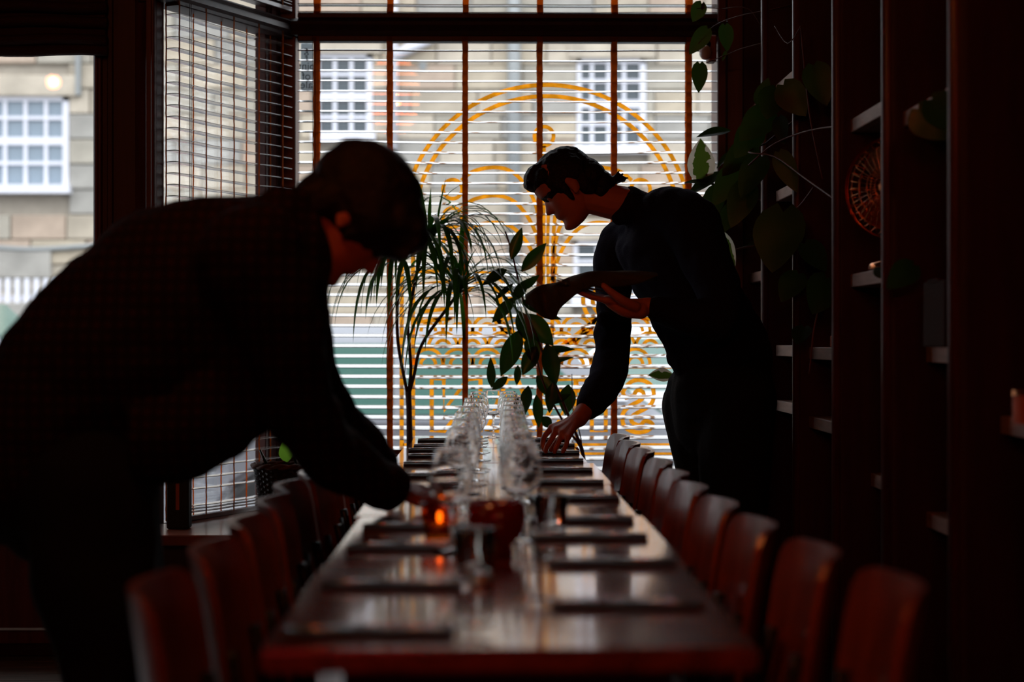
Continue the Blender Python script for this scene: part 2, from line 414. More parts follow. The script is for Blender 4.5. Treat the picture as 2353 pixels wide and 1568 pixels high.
def arc(cx, cy, r, a0, a1, n=28, ry=None): return [(cx + r * math.cos(math.radians(a0 + (a1 - a0) * i / n)), cy - (ry or r) * math.sin(math.radians(a0 + (a1 - a0) * i / n))) for i in range(n + 1)]
SX = 1256
for r in (333, 307): ribbon('arch_line', [(SX - r, 1034)] + arc(SX, 528, r, 180, 0, 60) + [(SX + r, 1034)], 10)
def ring(cx, cy, r, w=9): ribbon('gold_ring', arc(cx, cy, r, 0, 345, 23), w, True)
ring(1250, 313, 22)
for k_, yy in enumerate((435, 500, 562)):
    for s in (-1, 1):
        X = lambda x: SX + s * (x - SX)
        ring(X(1040), yy, 22)
        top = yy - 50
        ribbon('frond_line', spline([(X(1060), yy - 20), (X(1090), top + 8), (X(1142), top), (X(1185), top + 16), (X(1222), top + 65), (X(1238), top + 125), (X(1244), top + 260)], 6), 9)
ribbon('stem_line', [(1250, 336), (1250, 420), (1248, 700)], 9); ribbon('stem_line', [(1262, 430), (1258, 560), (1262, 700)], 8)
for s in (-1, 1):
    X = lambda x: SX + s * (x - SX)
    for dy, r in ((0, 62), (0, 40)):
        ribbon('scroll_line', spline([(X(1245), 800 + r / 3)] + [(X(x), y) for x, y in arc(1110, 690, r, -60, 150, 14)], 3), 10)
    for y in (622, 650, 680, 712, 735): ribbon('wave_line', [(X(1050 - (y - 620) * .1), y - 4), (X(1010), y), (X(962), y + 5)], 9)
for row, y in enumerate((762, 800, 838)):
    for i in range(9):
        cx = SX - 272 + i * 68 + (row % 2) * 34
        if cx + 34 < SX + 300:
            for r in (34, 17): ribbon('scallop_line', arc(cx, y, r, 180, 0, 10, r * 1.05), 8)
ribbon('border_line', [(SX - 300, 843), (SX + 300, 843)], 9); ribbon('border_line', [(SX - 330, 1022), (SX + 330, 1022)], 6); ribbon('border_line', [(SX - 330, 1043), (SX + 330, 1043)], 6)
# letters read correctly from the street, so they run backwards in here: S T R A N, outlined
def outline(polys):
    for p in polys: ribbon('letter', p, 10, True)
yt, yb = 873, 992
outline([spline([(1437, 915), (1432, 900), (1450, 878), (1475, 874), (1498, 888), (1502, 915), (1490, 935), (1455, 955), (1452, 970), (1470, 978), (1482, 968), (1500, 975), (1488, 990), (1462, 994), (1436, 982), (1430, 955), (1445, 935), (1475, 918), (1478, 902), (1464, 898), (1456, 910)], 3)])
outline([[(1328, yt), (1424, yt), (1424, yt + 26), (1392, yt + 26), (1392, yb), (1360, yb), (1360, yt + 26), (1328, yt + 26)]])
outline([[(1322, yt), (1322, yb), (1294, yb), (1294, 945), (1272, yb), (1240, yb), (1268, 936), (1246, 925), (1242, 895), (1256, yt)], [(1294, yt + 26), (1294, 918), (1272, 914), (1270, yt + 28)]])
outline([[(1190, yt), (1165, yt), (1118, yb), (1146, yb), (1157, 962), (1198, 962), (1208, yb), (1236, yb)], [(1178, 902), (1192, 940), (1164, 940)]])
outline([[(992, yt), (1020, yt), (1020, 944), (1074, yt), (1104, yt), (1104, yb), (1076, yb), (1076, 920), (1020, yb), (992, yb)]])

# window 2: slanted bay side window
win2 = bpy.data.objects.new('window_2', None); C.objects.link(win2); struct(win2); win2.location = (A.x, A.y, 0)
mb = MB(win2.location)
for u in (.02, LS - .05): mb.box(sp(u, -.03, 1.68), (.05, .09, 2.56), RS)
for z in (.43, (tz0 + tz1) / 2, 2.93): mb.box(sp(LS / 2, -.05, z), (LS, .06, .055), RS)
for u in (LS - .13, LS - .10, LS - .0): mb.box(sp(u, -.02, 1.68), (.018, .05, 2.56), RS)
mb.build('window_frame', M['mahogany'], win2, bevel=.003)
for z0, z1 in ((.45, tz0), (tz1, 2.9)):
    mb = MB(win2.location); mb.box(sp(LS / 2, -.075, (z0 + z1) / 2), (LS - .06, .006, z1 - z0), RS); mb.build('pane', M['glass'], win2)

win3 = struct(MB((XL + .12, DY, 0)).span((XL + .12, DY + .04, .45), (XL + .16, DY + .1, 2.55)).span((dx0 - .1, DY + .04, .45), (dx0 - .06, DY + .1, 2.55)).span((XL + .12, DY + .04, .45), (dx0 - .06, DY + .1, .5)).build('window_3', M['mahogany']))
MB(win3.location).span((XL + .14, DY + .06, .48), (dx0 - .08, DY + .066, 2.55)).build('pane', M['glass'], win3)
# door with one tall glass pane
door = bpy.data.objects.new('door_1', None); C.objects.link(door); struct(door); door.location = (dx0, DY, 0)
gx1 = PX(217, 0, DY).x; mb = MB(door.location)
mb.span((gx1, DY - .02, .03), (dx1, DY + .05, 2.5)); mb.span((dx0, DY - .02, .03), (dx0 + .1, DY + .05, 2.5)); mb.span((dx0, DY - .02, 2.3), (dx1, DY + .05, 2.5))
mb.span((dx0, DY - .015, .03), (dx1, DY + .045, .72)); mb.span((dx0 + .1, DY - .03, .62), (gx1, DY + .05, .72)); mb.build('door_leaf', M['mahogany'], door, bevel=.004)
mb = MB(door.location); mb.span((gx1 + .006, DY - .03, .7), (gx1 + .018, DY - .018, 2.35)); mb.build('glazing_bead', M['mahogany'], door, bevel=.002)
mb = MB(door.location); mb.span((dx0 + .08, DY + .012, .7), (gx1 + .02, DY + .018, 2.32)); mb.build('pane', M['glass'], door)
mb = MB(door.location); mb.span((dx0, DY - .05, 0), (dx1 + .1, DY + .1, .04)); mb.build('threshold', M['card'], door, bevel=.004)
mb = MB(door.location); mb.span((dx0 + .02, DY - .028, .088), (dx1 - .0, DY - .015, .097)); mb.build('kick_strip', M['chrome'], door)
# folded fabric blind over the door
t = thing('roman_blind', 'dark brown fabric blind gathered at the top of the glass door', 'blind', (dx0, DY - .06, 2.1))
zb = PX(0, 128, DY - .06).z; mb = MB(t.location); mb.span((dx0, DY - .055, zb + .02), (dx1 + .02, DY - .03, 2.5)); mb.build('backing_cloth', M['fabric_blind'], t)
for k_, (z, dd) in enumerate(((zb, .04), (zb + .035, .07), (zb + .10, .055), (zb + .15, .07))):
    mb = MB(t.location); xs = [dx0 + (dx1 + .03 - dx0) * i / 12 for i in range(13)]
    mb.tube([(x, DY - .05 - dd * .4, z + .018 + .004 * math.sin(i * 1.3 + k_)) for i, x in enumerate(xs)], [(.02, dd * .5)] * 13, 10); mb.build('fold', M['fabric_blind'], t, smooth=True)

# ================================================================== VENETIAN BLINDS
SL = .0399
def slat_mesh(L, tilt, name='slat'):
    mb = MB(); ct, st = math.cos(tilt), math.sin(tilt); rows = []
    prof = [(-.025, 0), (-.009, .0016), (.009, .0016), (.025, 0), (.025, -.0024), (.009, -.0012), (-.009, -.0012), (-.025, -.0024), (-.025, 0)]
    N = 10
    for i in range(N + 1):
        x = -L / 2 + L * i / N; sag = -.003 * math.cos(PI * x / L * 1.0) + .003 * math.cos(6 * PI * x / L) * .35
        rows.append([(x, a * ct - b * st, a * st + b * ct + sag) for a, b in prof])
    mb.grid(rows); me = mb.mesh(name); bm = bmesh.new(); bm.from_mesh(me); bmesh.ops.recalc_face_normals(bm, faces=bm.faces); bm.to_mesh(me); bm.free()
    return me
TILT = math.radians(14)
def blind(label, cx, cy, rot, L, ztop, zbot, tilt, stations, tw, rail_drop=.05, extra=()):
    t = thing('venetian_blind', label, 'blind', (cx, cy, zbot), rot)
    me = slat_mesh(L, tilt)
    n = 0 if extra else int((ztop - zbot - .03) / SL); z = ztop
    for i in range(n):
        o = link('slat', me, M['slat_wood'], t); o.location = (0, 0, z - zbot); o.rotation_euler = (R.uniform(-.012, .012), R.uniform(-.0008, .0008), 0); z -= SL
    for e in extra:
        o = link('slat', me, M['slat_wood'], t); o.location = (0, 0, e - zbot)
    for k_ in range(0 if extra else 3):
        o = link('slat', me, M['slat_wood'], t); o.location = (0, 0, .022 + k_ * .011)
    MB().box((0, 0, 0), (L, .052, .020)).build('bottom_rail', M['mahogany_dark' if extra else 'slat_wood'], t, bevel=.003)
    zt = ztop + rail_drop
    MB().box((0, 0, zt - zbot), (L, .055, .028)).build('head_rail', M['mahogany_dark'], t, bevel=.003)
    for x in stations:
        for s in (-1, 1):
            mb = MB(); hh = zt - zbot; K = int(hh / SL) * 2; ri = []
            for i in range(K + 1):
                z_ = hh * i / K; yy = s * (.0285 + .0012 * math.sin(i * PI)); ri.append(z_)
            xo = [R.uniform(-.0012, .0012) for _ in range(K + 1)]
            rows = [[(x + xo[i] - tw / 2, s * .0285, ri[i] - s * .005), (x + xo[i] + tw / 2, s * .0285, ri[i] - s * .005), (x + xo[i] + tw / 2, s * .0275, ri[i] - s * .005), (x + xo[i] - tw / 2, s * .0275, ri[i] - s * .005), (x + xo[i] - tw / 2, s * .0285, ri[i] - s * .005)] for i in range(K + 1)]
            mb.grid(rows).build('ladder_tape', M['tape'], t, fix='merge')
    mb = MB()
    for x in (-L / 2 + .06, -L / 2 + .069): mb.tube([(x, -.034, zt - zbot), (x, -.034, .5)], .0013, 5)
    mb.build('pull_cord', M['napkin'], t)
    return t
BY = YW - .045
bx0 = PX(684, 0, BY).x; bx1 = PX(1650, 0, BY).x; bc = (bx0 + bx1) / 2
st = [PX(p, 0, BY).x - bc for p in (728, 896, 1069, 1240, 1411, 1582)]
z1 = PX(0, 112, BY).z
blind('wide wooden blind with orange tapes covering the big front window', bc, BY, 0, bx1 - bx0 - .004, z1, .47, TILT, st, .0225, PX(0, 87, BY).z - z1)
zt_ = PX(0, 36, BY).z
t = blind('short wooden blind above the rail over the front window', bc, BY, 0, bx1 - bx0 - .004, PX(0, -40, BY).z, zt_, math.radians(-2), [s + .002 for s in st], .0235, .12, [PX(0, 8, BY).z, PX(0, 26, BY).z])
# slanted side blind
Lb = LS - .10; cb = A + d2 * (LS / 2 - .01) + n2 * .05; ang = math.atan2(d2.y, d2.x)
def station(px):
    # where the view ray through px meets the blind line
    p = PX(px, 0, 1.0); D = V((p.x, p.y)); a = cb - d2 * 0
    den = D.x * d2.y - D.y * d2.x; tt = (a.x * d2.y - a.y * d2.x) / den; q = D * tt; return (q - cb).dot(d2)
blind('slanted wooden blind on the bay side window beside the door', cb.x, cb.y, ang, Lb, z1 + .01, .475, 0, [station(p) for p in (397, 459, 523, 581, 636)], .008, PX(0, 87, BY).z - z1)
blind('short wooden blind above the rail on the bay side window', cb.x, cb.y, ang, Lb, tz1 + .33, tz1 + .03, 0, [station(p) for p in (397, 459, 523, 581, 636)], .008, .12)

# ================================================================== OUTSIDE
ZS = -.16
struct(MB().span((-16, 7.5, ZS - .2), (14, 9.9, ZS)).build('pavement', M['paving'])); 
struct(MB().span((-40, 9.9, ZS - .4), (40, 20.6, ZS - .12)).build('road', M['asphalt']))
struct(MB().span((-40, 20.6, ZS - .3), (40, 23.2, ZS)).build('pavement_far', M['paving']))
pv = bpy.data.objects['pavement']
for i in range(8):
    for j in range(3):
        o = link('paving_slab', tri_bevel_mesh('slab', (.58, .58, .02), .006) if i + j == 0 else bpy.data.meshes['slab'], M['paving'], pv); o.location = (-1.6 + i * .6, 7.85 + j * .6, ZS + .01)
FY = 23.2
bl = thing('stone_building', 'pale sandstone building with white sash windows across the street', 'building', (-1, FY, ZS))
mb = MB(bl.location); mb.span((-16, FY + .05, ZS), (14, FY + 6, 6.3)); mb.build('wall', M['mortar'], bl)
mb = MB(bl.location); mb.prism([(-.25, 0), (3.0, 1.0), (6.2, 0)], (0, 1, 0), (0, 0, 1), (30.4, 0, 0), (-1, FY + .05, 6.3)); mb.build('roof', M['slate'], bl)
mb = MB(bl.location); mb.span((-16, FY - .18, 6.1), (14, FY + .1, 6.3)); mb.build('cornice', M['stone'][2], bl)
def wx(px): return PX(px, 0, FY).x
def wz(py): return PX(0, py, FY).z
WINS = [  # x0,x1,y0,y1, bars x, bars y, pane
    (-140, 158, 222, 446, (-85, -37, 11, 58, 105), (271, 324, 375), 'blue_pane'),
    (725, 856, 122, 325, (769, 807), (169, 220, 268), 'dark_pane'),
    (1326, 1484, 132, 352, (1360, 1398, 1434), (183, 236, 282), 'dark_pane'),
    (1318, 1470, 552, 702, (1372, 1420), (600, 648), 'dark_pane'),
    (2050, 2210, 132, 352, (2090, 2130, 2170), (183, 236, 282), 'dark_pane'),
]
holes = []
for (x0, x1, y0, y1, bxs, bys, pn) in WINS:
    X0, X1, Z1, Z0 = wx(x0), wx(x1), wz(y0), wz(y1); holes.append((X0, X1, Z0, Z1))
    g = MB(bl.location); t_ = .055
    g.span((X0, FY - .01, Z0), (X0 + t_, FY + .06, Z1)); g.span((X1 - t_ * 1.4, FY - .01, Z0), (X1, FY + .06, Z1)); g.span((X0, FY - .01, Z1 - t_), (X1, FY + .06, Z1)); g.span((X0 - .04, FY - .16, Z0 - .0), (X1 + .04, FY + .06, Z0 + .11))
    f_ = g.build('window', M['white_paint'], bl)
    bys2 = [y0] + list(bys) + [y1]; bxs2 = [x0] + list(bxs) + [x1]
    for i, b in enumerate(bxs):
        MB(bl.location).span((wx(b) - .022, FY + .005, Z0), (wx(b) + .024, FY + .05, Z1)).build('glazing_bar', M['white_paint'], f_)
    for i, b in enumerate(bys):
        h = .05 if i == 1 else .022
        MB(bl.location).span((X0, FY + .0, wz(b) - h), (X1, FY + .05, wz(b) + h)).build('glazing_bar', M['white_paint'], f_)
    for i in range(len(bxs2) - 1):
        for j in range(len(bys2) - 1):
            MB(bl.location).span((wx(bxs2[i]), FY + .038, wz(bys2[j + 1])), (wx(bxs2[i + 1]), FY + .05, wz(bys2[j]))).build('pane', M[pn], f_)
    MB(bl.location).span((X0 - .12, FY - .07, Z1), (X1 + .12, FY + .05, Z1 + .26)).build('lintel', M['stone'][2], bl, bevel=.01)
holes = [(a - .0, b + .0, c - .02, d + .26) for a, b, c, d in holes]
cache = {}
n_st = 0
CH = .318
for row in range(19):
    z0 = ZS + row * CH; x = wx(-70) - R.uniform(0, .6)
    while x < wx(1700):
        L = R.choice((.55, .7, .85)); c0, c1 = x, x + L
        for (a, b, c, d) in holes:
            if z0 + CH > c and z0 < d:
                if c0 < a < c1: c1 = a
                if c0 < b < c1 and c0 >= a: c0 = b
                if c0 >= a and c1 <= b: c1 = c0
        vis = not (wx(235) < c0 and c1 < wx(345))
        if c1 - c0 > .08 and vis and n_st < 300:
            key = (round(c1 - c0, 2), R.randrange(6))
            if key not in cache:
                me = tri_bevel_mesh('stone', (c1 - c0 - .014, .10, CH - .014), .012); me.materials.append(M['stone'][key[1]]); cache[key] = me
            o = link('stone', cache[key], None, bl); o.location = V(((c0 + c1) / 2, FY + .03 + R.uniform(-.012, .012), z0 + CH / 2)) - bl.location; n_st += 1
        x += L
def pipe(px, y0, y1, r, m, nm, yy=-.1):
    MB(bl.location).tube([(wx(px), FY + yy, wz(y0)), (wx(px), FY + yy, wz(y1))], r, 10).build(nm, M[m], bl, smooth=True)
pipe(1181, -300, 790, .085, 'grey_pipe', 'downpipe'); pipe(904, -300, 345, .065, 'white_paint', 'downpipe')
MB(bl.location).tube([(wx(1000), FY - .12, wz(84)), (wx(908), FY - .12, wz(130))], .07, 10).build('branch_pipe', M['white_paint'], bl, smooth=True)
MB(bl.location).tube([(wx(x), FY - .06, wz(570 + 4 * math.sin(x * .02))) for x in range(-90, 330, 20)], .035, 8).build('cable', M['grey_pipe'], bl, smooth=True)
MB(bl.location).span((wx(177), FY - .1, wz(-120)), (wx(188), FY - .02, wz(220))).build('downpipe', M['grey_pipe'], bl)
MB(bl.location).span((wx(-80), FY - .08, wz(640)), (wx(120), FY + .0, wz(576))).build('plinth_course', M['stone'][5], bl, bevel=.01)
MB(bl.location).span((wx(963), FY - .03, wz(160)), (wx(980), FY + .0, wz(140))).build('vent', M['grey_pipe'], bl)
# white picket rail in front of the building
PYF = 20.9; t = thing('white_railing', 'low white picket railing before the sandstone building', 'railing', (PX(60, 0, PYF).x, PYF, ZS))
zt1 = PX(0, 640, PYF).z; zt0 = PX(0, 692, PYF).z
for i in range(20):
    x = PX(-48 + i * 22, 0, PYF).x; MB(t.location).span((x - .030, PYF - .02, zt0 - .02), (x + .030, PYF + .02, zt1)).build('picket', M['white_paint'], t)
MB(t.location).span((PX(-60, 0, PYF).x, PYF - .08, ZS), (PX(390, 0, PYF).x, PYF + .12, zt0 - .02)).build('base_wall', M['stone'][5], t, bevel=.01)
for z in (zt0 - .0,):
    MB(t.location).span((PX(-60, 0, PYF).x, PYF + .02, z), (PX(390, 0, PYF).x, PYF + .06, z + .06)).build('rail', M['white_paint'], t)

def car(label, cx, cy, paint, flip=1, hgt=1.46, L=4.0):
    t = thing('car', label, 'car', (cx, cy, ZS - .12), 0 if flip > 0 else PI, None)
    W = 1.68; k = L / 4.0
    low = [(-2.0, .30), (-1.98, .62), (-1.90, .86), (-1.55, .93), (1.0, .93), (1.72, .83), (1.96, .66), (2.0, .32), (1.8, .22), (1.62, .22)] + \
          [(1.28 + .33 * math.cos(a), .30 + .33 * math.sin(a)) for a in [i * PI / 8 for i in range(0, 9)]] + [(.9, .2), (-.9, .2)] + \
          [(-1.25 + .33 * math.cos(a), .30 + .33 * math.sin(a)) for a in [i * PI / 8 for i in range(0, 9)]] + [(-1.6, .24)]
    low = [(a * k, b) for a, b in low]
    MB().prism(low, (1, 0, 0), (0, 0, 1), (0, W, 0)).build('body', M[paint], t, bevel=.035, seg=2)
    h = hgt
    def cab(s, y): return [(p * k, q) for p, q in [(-1.86 + s, .90), (-1.55 + s, 1.22), (-1.28 + s, h - .07), (-.9 + s, h), (.05 - s, h), (.32 - s, h - .06), (1.12 - s, .90)]]
    rows = []
    for y, s, zz in ((-W / 2 + .03, 0, 0), (-W / 2 + .16, .0, 1), (W / 2 - .16, 0, 1), (W / 2 - .03, 0, 0)): rows.append((y, s, zz))
    lowp = cab(0, 0)
    def P(i, side, inset=0):
        p, q = lowp[i]; f_ = (q - .9) / (h - .9); return V((p, side * (W / 2 - .03 - .17 * f_ - inset), q))
    mb = MB()
    n = len(lowp)
    for side in (-1, 1): mb.add([P(i, side) for i in range(n)], [tuple(range(n))])
    mb.grid([[P(i, -1) for i in range(n)], [P(i, 1) for i in range(n)]]); mb.build('cabin', M[paint], t, fix='merge', bevel=.02)
    for side in (-1, 1):
        for xs in ((-1.42, -.55), (-.47, .72)):
            pts = []
            zb_, zt = .95, h - .09
            for x, z in ((xs[0], zb_), (xs[1], zb_), (xs[1] - (.45 if xs[1] > 0 else 0), zt), (xs[0] + (.24 if xs[0] < -1 else 0), zt)):
                f_ = (z - .9) / (h - .9); pts.append(V((x * k, side * (W / 2 - .026 - .17 * f_), z)))
            MB().add(pts + [p + V((0, side * .006, 0)) for p in pts], [(0, 1, 2, 3), (4, 5, 6, 7), (0, 1, 5, 4), (1, 2, 6, 5), (2, 3, 7, 6), (3, 0, 4, 7)]).build('side_window', M['car_glass'], t)
        MB().box((.78 * k, side * (W / 2 + .07), 1.0), (.10, .14, .11)).build('mirror', M[paint], t, bevel=.02)
        for x in (-1.0, .0): MB().box((x * k, side * (W / 2 + .005), .80), (.14, .02, .025)).build('door_handle', M['chrome'], t)
        MB().box((1.86 * k, side * .62, .70), (.16, .32, .13)).build('headlight', M['clear_lens'], t, bevel=.02)
        MB().box((-1.94 * k, side * .68, .78), (.10, .22, .22)).build('tail_light', M['red_lens'], t, bevel=.02)
    for i0, i1, nm in ((5, 6, 'windscreen'), (0, 2, 'rear_window')):
        a, b = lowp[i0], lowp[i1]; q = []
        for (p, z), in_ in ((a, .10), (b, .10)):
            f_ = (z - .9) / (h - .9); y = W / 2 - .03 - .17 * f_ - in_; q.append((p, y, z))
        d = V((.012 if i0 == 5 else -.012, 0, .01)); c = [V((q[0][0], -q[0][1], q[0][2])), V((q[0][0], q[0][1], q[0][2])), V((q[1][0], q[1][1], q[1][2])), V((q[1][0], -q[1][1], q[1][2]))]
        MB().add([p for p in c] + [p + d for p in c], [(0, 1, 2, 3), (4, 5, 6, 7), (0, 1, 5, 4), (1, 2, 6, 5), (2, 3, 7, 6), (3, 0, 4, 7)]).build(nm, M['car_glass'], t)
    for x in (-1.25, 1.28):
        for side in (-1, 1):
            mb = MB(); mb.tube([(x * k, side * (W / 2 - .2), .30), (x * k, side * (W / 2 - .005), .30)], .30, 22); wh = mb.build('wheel', M['rubber'], t, bevel=.02)
            MB().tube([(x * k, side * (W / 2 - .02), .30), (x * k, side * (W / 2 + .004), .30)], .19, 16).build('wheel_rim', M['chrome'], wh)
    MB().box((2.0 * k, 0, .42), (.06, .5, .11)).build('number_plate', M['white_paint'], t)
    return t
def cxat(px, Y): return PX(px, 0, Y).x
car('silver car parked outside the front window behind the palm-like plant', cxat(905, 10.9) + .55, 11.6, 'silver', 1, 1.46)
car('white car across the street seen between the arms of the man in navy', cxat(1420, 16.2) + .3, 16.8, 'white_car', -1, 1.5)
car('green tinted car seen through the door glass on the left', cxat(-40, 13.2) - .50, 13.9, 'silver', 1, 1.72, 4.1)
car('dark car with red tail lights behind the gold letter S', cxat(1478, 11.4) + 3.05, 11.7, 'dark_car', 1, 1.40)

# little frosted plate sign hanging outside the corner of the window
t = thing('hanging_sign', 'small frosted plate with dark lettering outside the window corner', 'sign', PX(704, 210, YW + .35))
q = PX(691, 210, YW + .35); q2 = PX(719, 99, YW + .35); MB(t.location).span((q.x, q.y, q.z), (q2.x, q2.y + .008, q2.z)).build('plate', M['plate'], t, bevel=.003)
def text(body, pos, size, m, parent, flip=True):
    cu = bpy.data.curves.new('txt', 'FONT'); cu.body = body; cu.size = size; cu.extrude = .0006; cu.align_x = 'CENTER'
    o = bpy.data.objects.new('t', cu); C.objects.link(o); dg = bpy.context.evaluated_depsgraph_get(); dg.update()
    me = bpy.data.meshes.new_from_object(o.evaluated_get(dg)); bpy.data.objects.remove(o)
    o = link('lettering', me, m, parent); o.rotation_euler = (PI / 2, 0, 0); o.scale = (-1 if flip else 1, 1, 1); o.location = V(pos) - parent.location
    return o
for s_, y in (('g', 122), ('t', 141), ('pint', 160), ('of', 183), ('ale', 203)):
    text(s_, PX(704, y, YW + .342), .045, M['ink'], t)
MB(t.location).tube([PX(704, 99, YW + .354), PX(704, 70, YW + .354), PX(704, 66, YW + .08)], .004).build('bracket', M['steel_dark'], t)

# ================================================================== SHELVING ON THE RIGHT
SXF = 1.0
YU = [3.22, 3.875, 4.53, 5.18, 5.845, 6.51, 7.165]
sh = thing('shelving', 'tall dark wood shelving with pale pine boards along the right wall', 'shelving', (1.18, 5.2, 0))
for y in YU:
    mb = MB(sh.location); mb.span((SXF + .012, y, 0), (1.34, y + .034, ZC - .02)); mb.build('upright', M['mahogany_dark'], sh, bevel=.003)
    mb = MB(sh.location); mb.tube([(SXF + .008, y + .017, 0), (SXF + .008, y + .017, ZC - .02)], .017, 12); mb.build('nosing', M['mahogany'], sh, smooth=True)
BOARDS = {(6.51, 7.165): (2.0, 1.35), (5.845, 6.51): (2.0, 1.62, 1.07, .875), (5.18, 5.845): (1.065, .844), (4.53, 5.18): (1.715, 1.275, .71), (3.875, 4.53): (1.655, 1.07, .66), (3.22, 3.875): (.925,)}
for (y0, y1), zs in BOARDS.items():
    for z in zs: MB(sh.location).span((SXF + (.10 if (y0, z) in ((3.875, 1.07), (3.875, .66), (4.53, .71), (3.22, .925)) else .042), y0 + .034, z - .019), (1.33, y1, z + .019)).build('shelf_board', M['pine'], sh, bevel=.002)
MB(sh.location).span((1.335, 3.2, 0), (1.352, 7.16, ZC - .02)).build('back_panel', M['wall_dark'], sh)
# things on the shelves
def bottle(label, x, y, z, h, r, m, lab):
    t = thing('bottle', label, 'bottle', (x, y, z))
    MB().lathe([(0, 0), (r, .004), (r, h * .58), (r * .8, h * .68), (r * .36, h * .78), (r * .34, h), (0, h)], 18).build('glass_body', M[m], t, smooth=True)
    MB().lathe([(r * 1.01, h * .14), (r * 1.01, h * .46)], 18).build('paper_label', M[lab], t, smooth=True)
    MB().lathe([(0, h * .9), (r * .40, h * .9), (r * .40, h * 1.03), (0, h * 1.03)], 12).build('cap', M['label_orange'], t, smooth=True)
p = PX(1822, 150, 5.95); bottle('tall green glass bottle with orange paper label on the top shelf', p.x + .04, 5.98, 2.02, .30, .036, 'bottle', 'label_orange')
p = PX(1748, 150, 6.62); bottle('slim blue glass bottle on the top shelf closest to window', p.x + .05, 6.64, 2.02, .19, .03, 'blue_bottle', 'napkin')
t = thing('scroll_ornament', 'small orange curled ornament on the middle shelf behind the leaves', 'ornament', (PX(1815, 0, 5.95).x, 5.95, 1.64))
MB().tube([V((.024 * (1 - i / 26) * math.cos(i * .5), 0, .034 + .024 * (1 - i / 26) * math.sin(i * .5))) for i in range(22)], .006).build('coil', M['orange_box'], t, smooth=True)
MB().lathe([(0, 0), (.022, 0), (.02, .012), (0, .012)], 14).build('base', M['orange_box'], t)
for nm, lb, a, y, z, d, m in (('paper_packet', 'small orange paper packet on the chest-height pine board', 1895, 5.3, 1.085, (.07, .10, .035), 'orange_box'),
                            ('storage_box', 'plain brown cardboard box on the shelf right of the copper fan', 2125, 4.15, 1.09, (.2, .2, .15), 'card')):
    x = PX(a, 0, y).x + (.12 if nm == 'storage_box' else .06); t = thing(nm, lb, 'box', (x, y, z)); MB().box((0, 0, d[2] / 2), d).build('carton', M[m], t, bevel=.003); MB().box((0, 0, d[2] + .002), (d[0] * 1.02, d[1] * .5, .006)).build('flap', M[m], t)
t = thing('tin', 'red tin standing on the low shelf nearest the camera', 'tin', (PX(2352, 0, 3.5).x + .02, 3.5, .945))
MB().lathe([(0, 0), (.04, 0), (.04, .055), (0, .055)], 20).build('can', M['orange_box'], t); MB().lathe([(0, .055), (.042, .055), (.042, .064), (0, .064)], 20).build('lid', M['copper'], t)
# copper fan
fy = 4.79; fc = PX(2052, 430, fy); ft = thing('desk_fan', 'round copper wire desk fan glowing on the dark shelf', 'fan', (fc.x, fy, 1.294), math.radians(-40))
hz = fc.z - 1.294; rr = .135
def ringpts(r, y, n=28): return [(r * math.cos(2 * PI * i / n), y, hz + r * math.sin(2 * PI * i / n)) for i in range(n + 1)]
for s in (-1, 1):
    mb = MB()
    for r, dy in ((rr, .0), (rr * .82, .022), (rr * .62, .032), (rr * .42, .038), (rr * .24, .04)): mb.tube(ringpts(r, s * dy), .0028 if r == rr else .0013, 5)
    for i in range(36):
        a = 2 * PI * i / 36; mb.tube([(r * math.cos(a), s * dy, hz + r * math.sin(a)) for r, dy in ((rr * .2, .04), (rr * .42, .038), (rr * .62, .032), (rr * .82, .022), (rr, 0))], .0011, 4)
    mb.build('wire_guard', M['copper'], ft, smooth=True)
g = MB().lathe([(rr * 1.0, -.012), (rr * 1.02, 0), (rr * 1.0, .012)], 32).build('guard_band', M['copper'], ft, smooth=True)
g.rotation_euler = (PI / 2, 0, 0); g.location = (0, 0, hz)
for k_ in range(3):
    mb = MB(); a0 = k_ * 2 * PI / 3; rows = []
    for i in range(6):
        r = rr * (.18 + .68 * i / 5); wv = .5 + .25 * math.sin(i / 5 * PI)
        rows.append([(r * math.cos(a0 + wv * (j / 5 - .5) * 1.6), (j / 5 - .5) * .03, hz + r * math.sin(a0 + wv * (j / 5 - .5) * 1.6)) for j in range(6)])
    mb.grid(rows); b = mb.build('blade', M['copper'], ft, smooth=True)
MB().tube([(0, -.035, hz), (0, .07, hz)], [.024, .036], 16).build('motor', M['copper'], ft, smooth=True)
MB().lathe([(0, 0), (.065, 0), (.06, .014), (.014, .024), (.012, hz - rr * 1.02), (0, hz - rr)], 20).build('stand', M['copper'], ft, smooth=True)
# bulb fixture on the window post
bp_ = PX(1632, 108, 7.06); t = thing('wall_lamp', 'unlit opal bulb on a wooden block fixed to the window post', 'lamp', (bp_.x + .02, 7.06, bp_.z - .06))
MB(t.location).span((bp_.x - .012, 7.03, PX(0, 140, 7.06).z), (bp_.x + .022, 7.10, PX(0, 78, 7.06).z)).build('wood_block', M['beech'], t, bevel=.006)
q = PX(1621, 121, 7.0); MB(t.location).ell(q, (.024, .024, .029)).build('bulb', M['bulb_glass'], t, smooth=True)
MB(t.location).tube([q + V((0, .02, .02)), V((bp_.x, 7.05, q.z + .05))], .013, 12).build('socket', M['steel_dark'], t)

